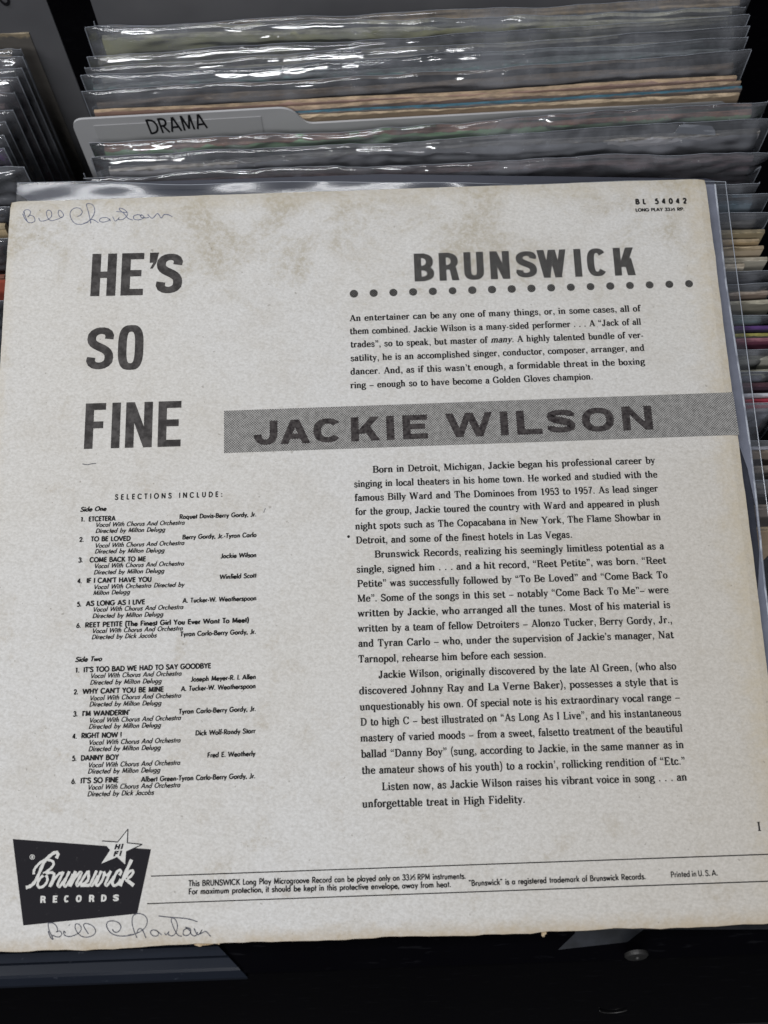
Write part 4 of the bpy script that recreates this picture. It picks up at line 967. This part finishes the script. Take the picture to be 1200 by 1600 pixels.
for (a, ax, ay, ti, tx, ty, ux, uy, v1, vx, vy, wx, wy, d1, ex, ey, fx, fy, co, gx, gy, hx, hy) in tracks:
    text(t, a, (ax, ay), (ax + 7.2, ay - .2), .0019, 'san', 17, 17, 17, fit='word')
    text(t, ti, (tx, ty), (ux, uy), .0020, 'san', 17.5, 17, 17)
    text(t, v1, (vx, vy), (wx, wy), .00188, 'san', 13.5, 12.5, 12, .22)
    text(t, d1, (ex, ey), (fx, fy), .00188, 'san', 13.5, 12.5, 12, .22)
    text(t, co, (gx, gy), (hx, hy), .00190, 'san', 16.5, 15.5, 15, .06)
apart('track_list', t, M['ink'])
# catalogue number
t = MB()
text(t, 'BL 54042', (993, 319.3), (1073, 317.8), .00255, 'san', 21, 20, 20, fit='track')
text(t, 'LONG PLAY 33', (993, 330.8), (1047, 329.6), .00155, 'san', 18, 17, 17)
text(t, '1', (1047.5, 327.6), (1050, 327.5), .00085, 'san', 16, 16, 16, fit='word'); text(t, '/', (1048.8, 329.6), (1053.2, 329.5), .0015, 'san', 10, 10, 10, fit='word'); text(t, '3', (1051.6, 329.5), (1055, 329.4), .0009, 'san', 16, 16, 16, fit='word')
text(t, 'RP.', (1058, 329.4), (1069.5, 329.1), .00155, 'san', 18, 17, 17, fit='word')
apart('catalogue_number', t, M['ink'])
# fine print between two rules
t = MB()
text(t, 'This BRUNSWICK Long Play Microgroove Record can be played only on 33', (294.3, 1384.8), (639.5, 1375.3), .0021, 'san', 14, 13, 13)
text(t, '1', (640.5, 1371.3), (643.5, 1371.2), .0011, 'san', 12, 12, 12, fit='word'); text(t, '/', (641.5, 1375.2), (647, 1375), .0020, 'san', 9, 9, 9, fit='word'); text(t, '3', (645, 1375), (649.5, 1374.9), .0012, 'san', 12, 12, 12, fit='word')
text(t, 'RPM instruments.', (652, 1374.8), (727.7, 1373), .0021, 'san', 14, 13, 13)
text(t, 'For maximum protection, it should be kept in this protective envelope, away from heat.', (294.3, 1397.4), (705, 1386), .0021, 'san', 14, 13, 13)
text(t, '“Brunswick” is a registered trademark of Brunswick Records.', (732.5, 1384.4), (1009, 1373.6), .0021, 'san', 14, 13, 13)
text(t, 'Printed in U. S. A.', (1048, 1371), (1121.7, 1368), .0021, 'san', 12.5, 12.5, 12.5)
apart('fine_print', t, M['ink'])
for a_, b_ in (((236, 1369), (1238, 1333.5)), ((230, 1412), (1244, 1375.3))):
    t = MB(); pen(t, [a_, b_], .00036, LIFT, False); apart('rule_line', t, M['ink'])
# printed badge
bd = MB(); poly(bd, [(36.4, 1446), (214.4, 1427.6), (236, 1327), (20, 1311)], LIFT); bdo = apart('label_badge', bd, M['badge_ink'])
st = [(200, 1295.4), (199, 1317), (222.4, 1319.4), (197, 1331), (195.6, 1350.4), (183, 1339), (158.4, 1349.4), (172.4, 1328), (159.6, 1314), (184, 1315.6)]
s_ = MB(); cx_, cy_ = 187.5, 1326
for i in range(10):
    a_, c_ = st[i], st[(i + 1) % 10]
    s_.add([(*P(cx_, cy_)[:2], LIFT + 6e-5), (*P(*c_)[:2], LIFT + 6e-5), (*P(*a_)[:2], LIFT + 6e-5)], [(0, 1, 2)])
so = s_.build('star', M['knock'], bdo)
o_ = MB()
for i in (8, 9, 0, 1, 2): pen(o_, [st[i % 10], st[(i + 1) % 10]], .00032, LIFT + 8e-5, False)
for ch, x0, x1, yb_ in (('H', 178.5, 186.5, 1327.2), ('I', 188.6, 191.3, 1326.8), ('F', 177, 183.5, 1338), ('I', 186.2, 188.9, 1337.5)):
    display(o_, [(ch, x0, x1)], (x0, yb_), (x1, yb_ - .2), 8.3, .36, .28, 2.6, LIFT + 1.0e-4, skew=.28)
o_.build('star_print', M['badge_ink'], bdo)
c = MB()
def S1(*p): return [(36 + x / 12, 1326 + y / 12) for x, y in p]
def S2(*p): return [(120 + x / 12, 1326 + y / 12) for x, y in p]
Z3 = LIFT + 6e-5; W_ = .0014
pen(c, S1((625, 180), (655, 120), (640, 75), (590, 75), (510, 130), (420, 215), (350, 350), (270, 540), (200, 650), (130, 705), (55, 730)), 0.00120, Z3)
pen(c, S1((205, 480), (205, 420), (240, 350), (310, 275), (400, 215), (490, 212), (560, 240), (575, 290), (540, 350), (460, 420), (380, 470)), 0.00092, Z3)
pen(c, S1((380, 470), (440, 510), (460, 570), (440, 640), (380, 705), (310, 725), (275, 680), (300, 590), (370, 510), (470, 455), (550, 450), (585, 480), (570, 540), (500, 715)), 0.00094, Z3)
pen(c, S1((520, 700), (600, 560), (680, 470), (730, 450)), 0.00088, Z3)
pen(c, S1((760, 430), (700, 560), (655, 660), (680, 710), (730, 660), (800, 560)), 0.00100, Z3)
pen(c, S1((870, 425), (800, 580), (770, 660), (790, 705), (850, 650), (940, 480)), 0.00100, Z3)
pen(c, S1((990, 420), (930, 560), (880, 710)), 0.00116, Z3)
pen(c, S1((890, 690), (980, 540), (1060, 450), (1095, 450), (1070, 520), (1010, 640), (1020, 690), (1070, 650), (1150, 520), (1215, 430)), 0.00100, Z3)
pen(c, S2((215, 410), (225, 500), (210, 590), (130, 660), (70, 690)), 0.00104, Z3)
pen(c, S2((70, 690), (240, 685)), 0.00104, Z3, False)
pen(c, S2((375, 410), (300, 570), (260, 660), (285, 690), (350, 600), (400, 500)), 0.00096, Z3)
pen(c, S2((460, 415), (400, 570), (365, 660), (395, 690), (460, 620), (505, 520), (510, 430)), 0.00096, Z3)
pen(c, S2((510, 430), (560, 500), (640, 415)), 0.00080, Z3)
pen(c, S2((640, 415), (580, 560), (540, 650), (560, 690), (630, 620), (700, 520)), 0.00096, Z3)
pen(c, S2((800, 500), (830, 450), (815, 405), (760, 430), (700, 540), (670, 640), (700, 690), (770, 660), (830, 570)), 0.00100, Z3)
pen(c, S2((1030, 205), (940, 400), (815, 700)), 0.00124, Z3)
pen(c, S2((900, 590), (980, 440), (1040, 410), (1060, 440), (1020, 510), (930, 580)), 0.00092, Z3)
pen(c, S2((930, 580), (1070, 690)), 0.00120, Z3, False)
c.build('script_lettering', M['knock'], bdo)
c = MB()
for ch, x0, x1 in (('R', 63, 71.5), ('E', 82.5, 89.5), ('C', 100, 108), ('O', 118.5, 127.5), ('R', 139, 147.5), ('D', 158, 166.5), ('S', 176.5, 185.5)):
    display(c, [(ch, x0, x1)], (x0, 1410.7 - (x0 - 63) * .021), (x1, 1410.7 - (x1 - 63) * .021), 11, .29, .23, 2.4, Z3)
c.build('lettering', M['knock'], bdo)
c = MB(); pen(c, [(50.6 + 3.6 * math.cos(a * math.pi / 8), 1339 + 3.6 * math.sin(a * math.pi / 8)) for a in range(17)], .00022, Z3, False)
text(c, 'R', (49.2, 1341.2), (52.2, 1341.1), .0010, 'san', 16, 16, 16, fit='word', z=Z3); c.build('registered_mark', M['knock'], bdo)
# two pen signatures
def A1(*p): return [(26 + x / 10, 310 + y / 10) for x, y in p]
def A2(*p): return [(130 + x / 8, 310 + y / 8) for x, y in p]
t = MB(); WP = .00027
pen(t, A1((95, 240), (130, 320), (180, 375)), .00032)
pen(t, A1((105, 205), (150, 320), (180, 375), (240, 380), (285, 350), (270, 290), (215, 265), (175, 290), (210, 250), (215, 205), (175, 178), (125, 190), (120, 240)), WP)
pen(t, A1((345, 305), (365, 350), (420, 355), (490, 330), (545, 280), (540, 210), (500, 185), (470, 210), (475, 280), (510, 335), (560, 350), (640, 325), (720, 290), (730, 250), (690, 195), (660, 190), (650, 240), (680, 295), (720, 290)), WP)
pen(t, A1((950, 285), (1000, 260), (1025, 210), (990, 160), (920, 150), (855, 190), (835, 260), (870, 350), (930, 400), (1020, 405), (1120, 370)), WP)
pen(t, A2((0, 318), (60, 290), (120, 230), (145, 150), (120, 85), (70, 65), (42, 85), (70, 190), (95, 315)), WP)
pen(t, A2((95, 300), (90, 270), (130, 270), (190, 305)), .00032)
pen(t, A2((325, 265), (290, 240), (220, 250), (205, 285), (250, 298), (320, 280), (330, 262), (345, 285)), WP)
pen(t, A2((370, 230), (400, 285), (440, 255), (450, 240), (440, 265), (500, 262), (545, 220), (555, 190)), WP)
pen(t, A2((415, 165), (480, 172), (550, 180)), .0003)
pen(t, A2((555, 180), (510, 140), (460, 122), (455, 145), (510, 190), (560, 250), (620, 272)), .00032)
pen(t, A2((730, 215), (680, 205), (630, 225), (640, 262), (700, 268), (760, 240), (730, 205), (720, 235), (780, 245), (820, 240)), .00032)
pen(t, A2((805, 200), (850, 245), (880, 240), (930, 190), (975, 245), (1010, 205), (1060, 205), (1115, 230)), .00032)
pen(t, A1((362, 184), (366, 190)), .0004, LIFT + 5e-5, False)
sg = apart('signature', t, M['pen']); sg['label'] = 'blue pen signature in the top left corner'
def B1(*p): return [(70 + x / 8.571, 1435 + y / 8.571) for x, y in p]
def B2(*p): return [(200 + x / 8.571, 1425 + y / 8.571) for x, y in p]
t = MB(); WP = .00029
pen(t, B1((45, 60), (55, 150), (115, 280)), WP); pen(t, B1((45, 170), (70, 240), (105, 280), (95, 215)), .00032)
pen(t, B1((45, 62), (110, 62), (160, 110), (170, 165), (155, 180), (200, 170), (228, 205), (200, 245), (150, 245), (110, 225)), WP)
pen(t, B1((280, 195), (255, 170), (262, 220), (320, 243), (400, 225), (470, 180), (488, 120), (450, 75), (410, 80), (410, 140), (450, 205), (510, 245), (590, 248), (660, 215), (680, 160), (640, 100), (570, 70), (525, 75), (525, 110), (585, 210)), WP)
pen(t, B1((326, 85), (330, 92)), .0006, LIFT + 5e-5, False)
pen(t, B1((905, 145), (930, 180), (980, 180), (1020, 120), (990, 60), (910, 32), (840, 50), (830, 110), (880, 190), (970, 230), (1080, 235), (1195, 215)), .00032)
pen(t, B2((0, 310), (100, 290), (180, 250), (240, 190), (258, 110), (220, 45), (140, 20), (70, 50), (55, 140), (80, 250), (120, 345)), WP)
pen(t, B2((115, 290), (140, 230), (190, 235), (240, 345)), WP)
pen(t, B2((380, 245), (330, 240), (300, 270), (330, 315), (390, 320), (410, 280), (385, 250), (450, 305)), WP)
pen(t, B2((490, 280), (510, 305), (545, 265), (540, 300), (590, 320), (640, 280), (662, 190), (640, 110), (595, 80), (580, 120), (620, 230), (670, 310), (720, 325)), WP)
pen(t, B2((410, 52), (560, 70), (700, 80), (820, 95), (930, 130)), .00032)
pen(t, B2((800, 215), (750, 240), (740, 300), (790, 315), (835, 280), (830, 225), (770, 205), (830, 250), (850, 300), (900, 320), (935, 270)), .00032)
pen(t, B2((885, 220), (920, 290), (950, 300), (990, 240), (970, 290), (1040, 260), (1105, 325)), .00032)
sg = apart('signature', t, M['pen_dark']); sg['label'] = 'dark pen signature below the printed badge'
# stray pen tick and scuffs on the card
t = MB()
pen(t, [(129, 725), (136, 726.2), (142, 725), (150, 724)], .00028)
pen(t, [(412, 801), (413.5, 797), (415, 794)], .0002); pen(t, [(344, 838), (347, 842)], .0002)
apart('pen_tick', t, M['pen_dark'])
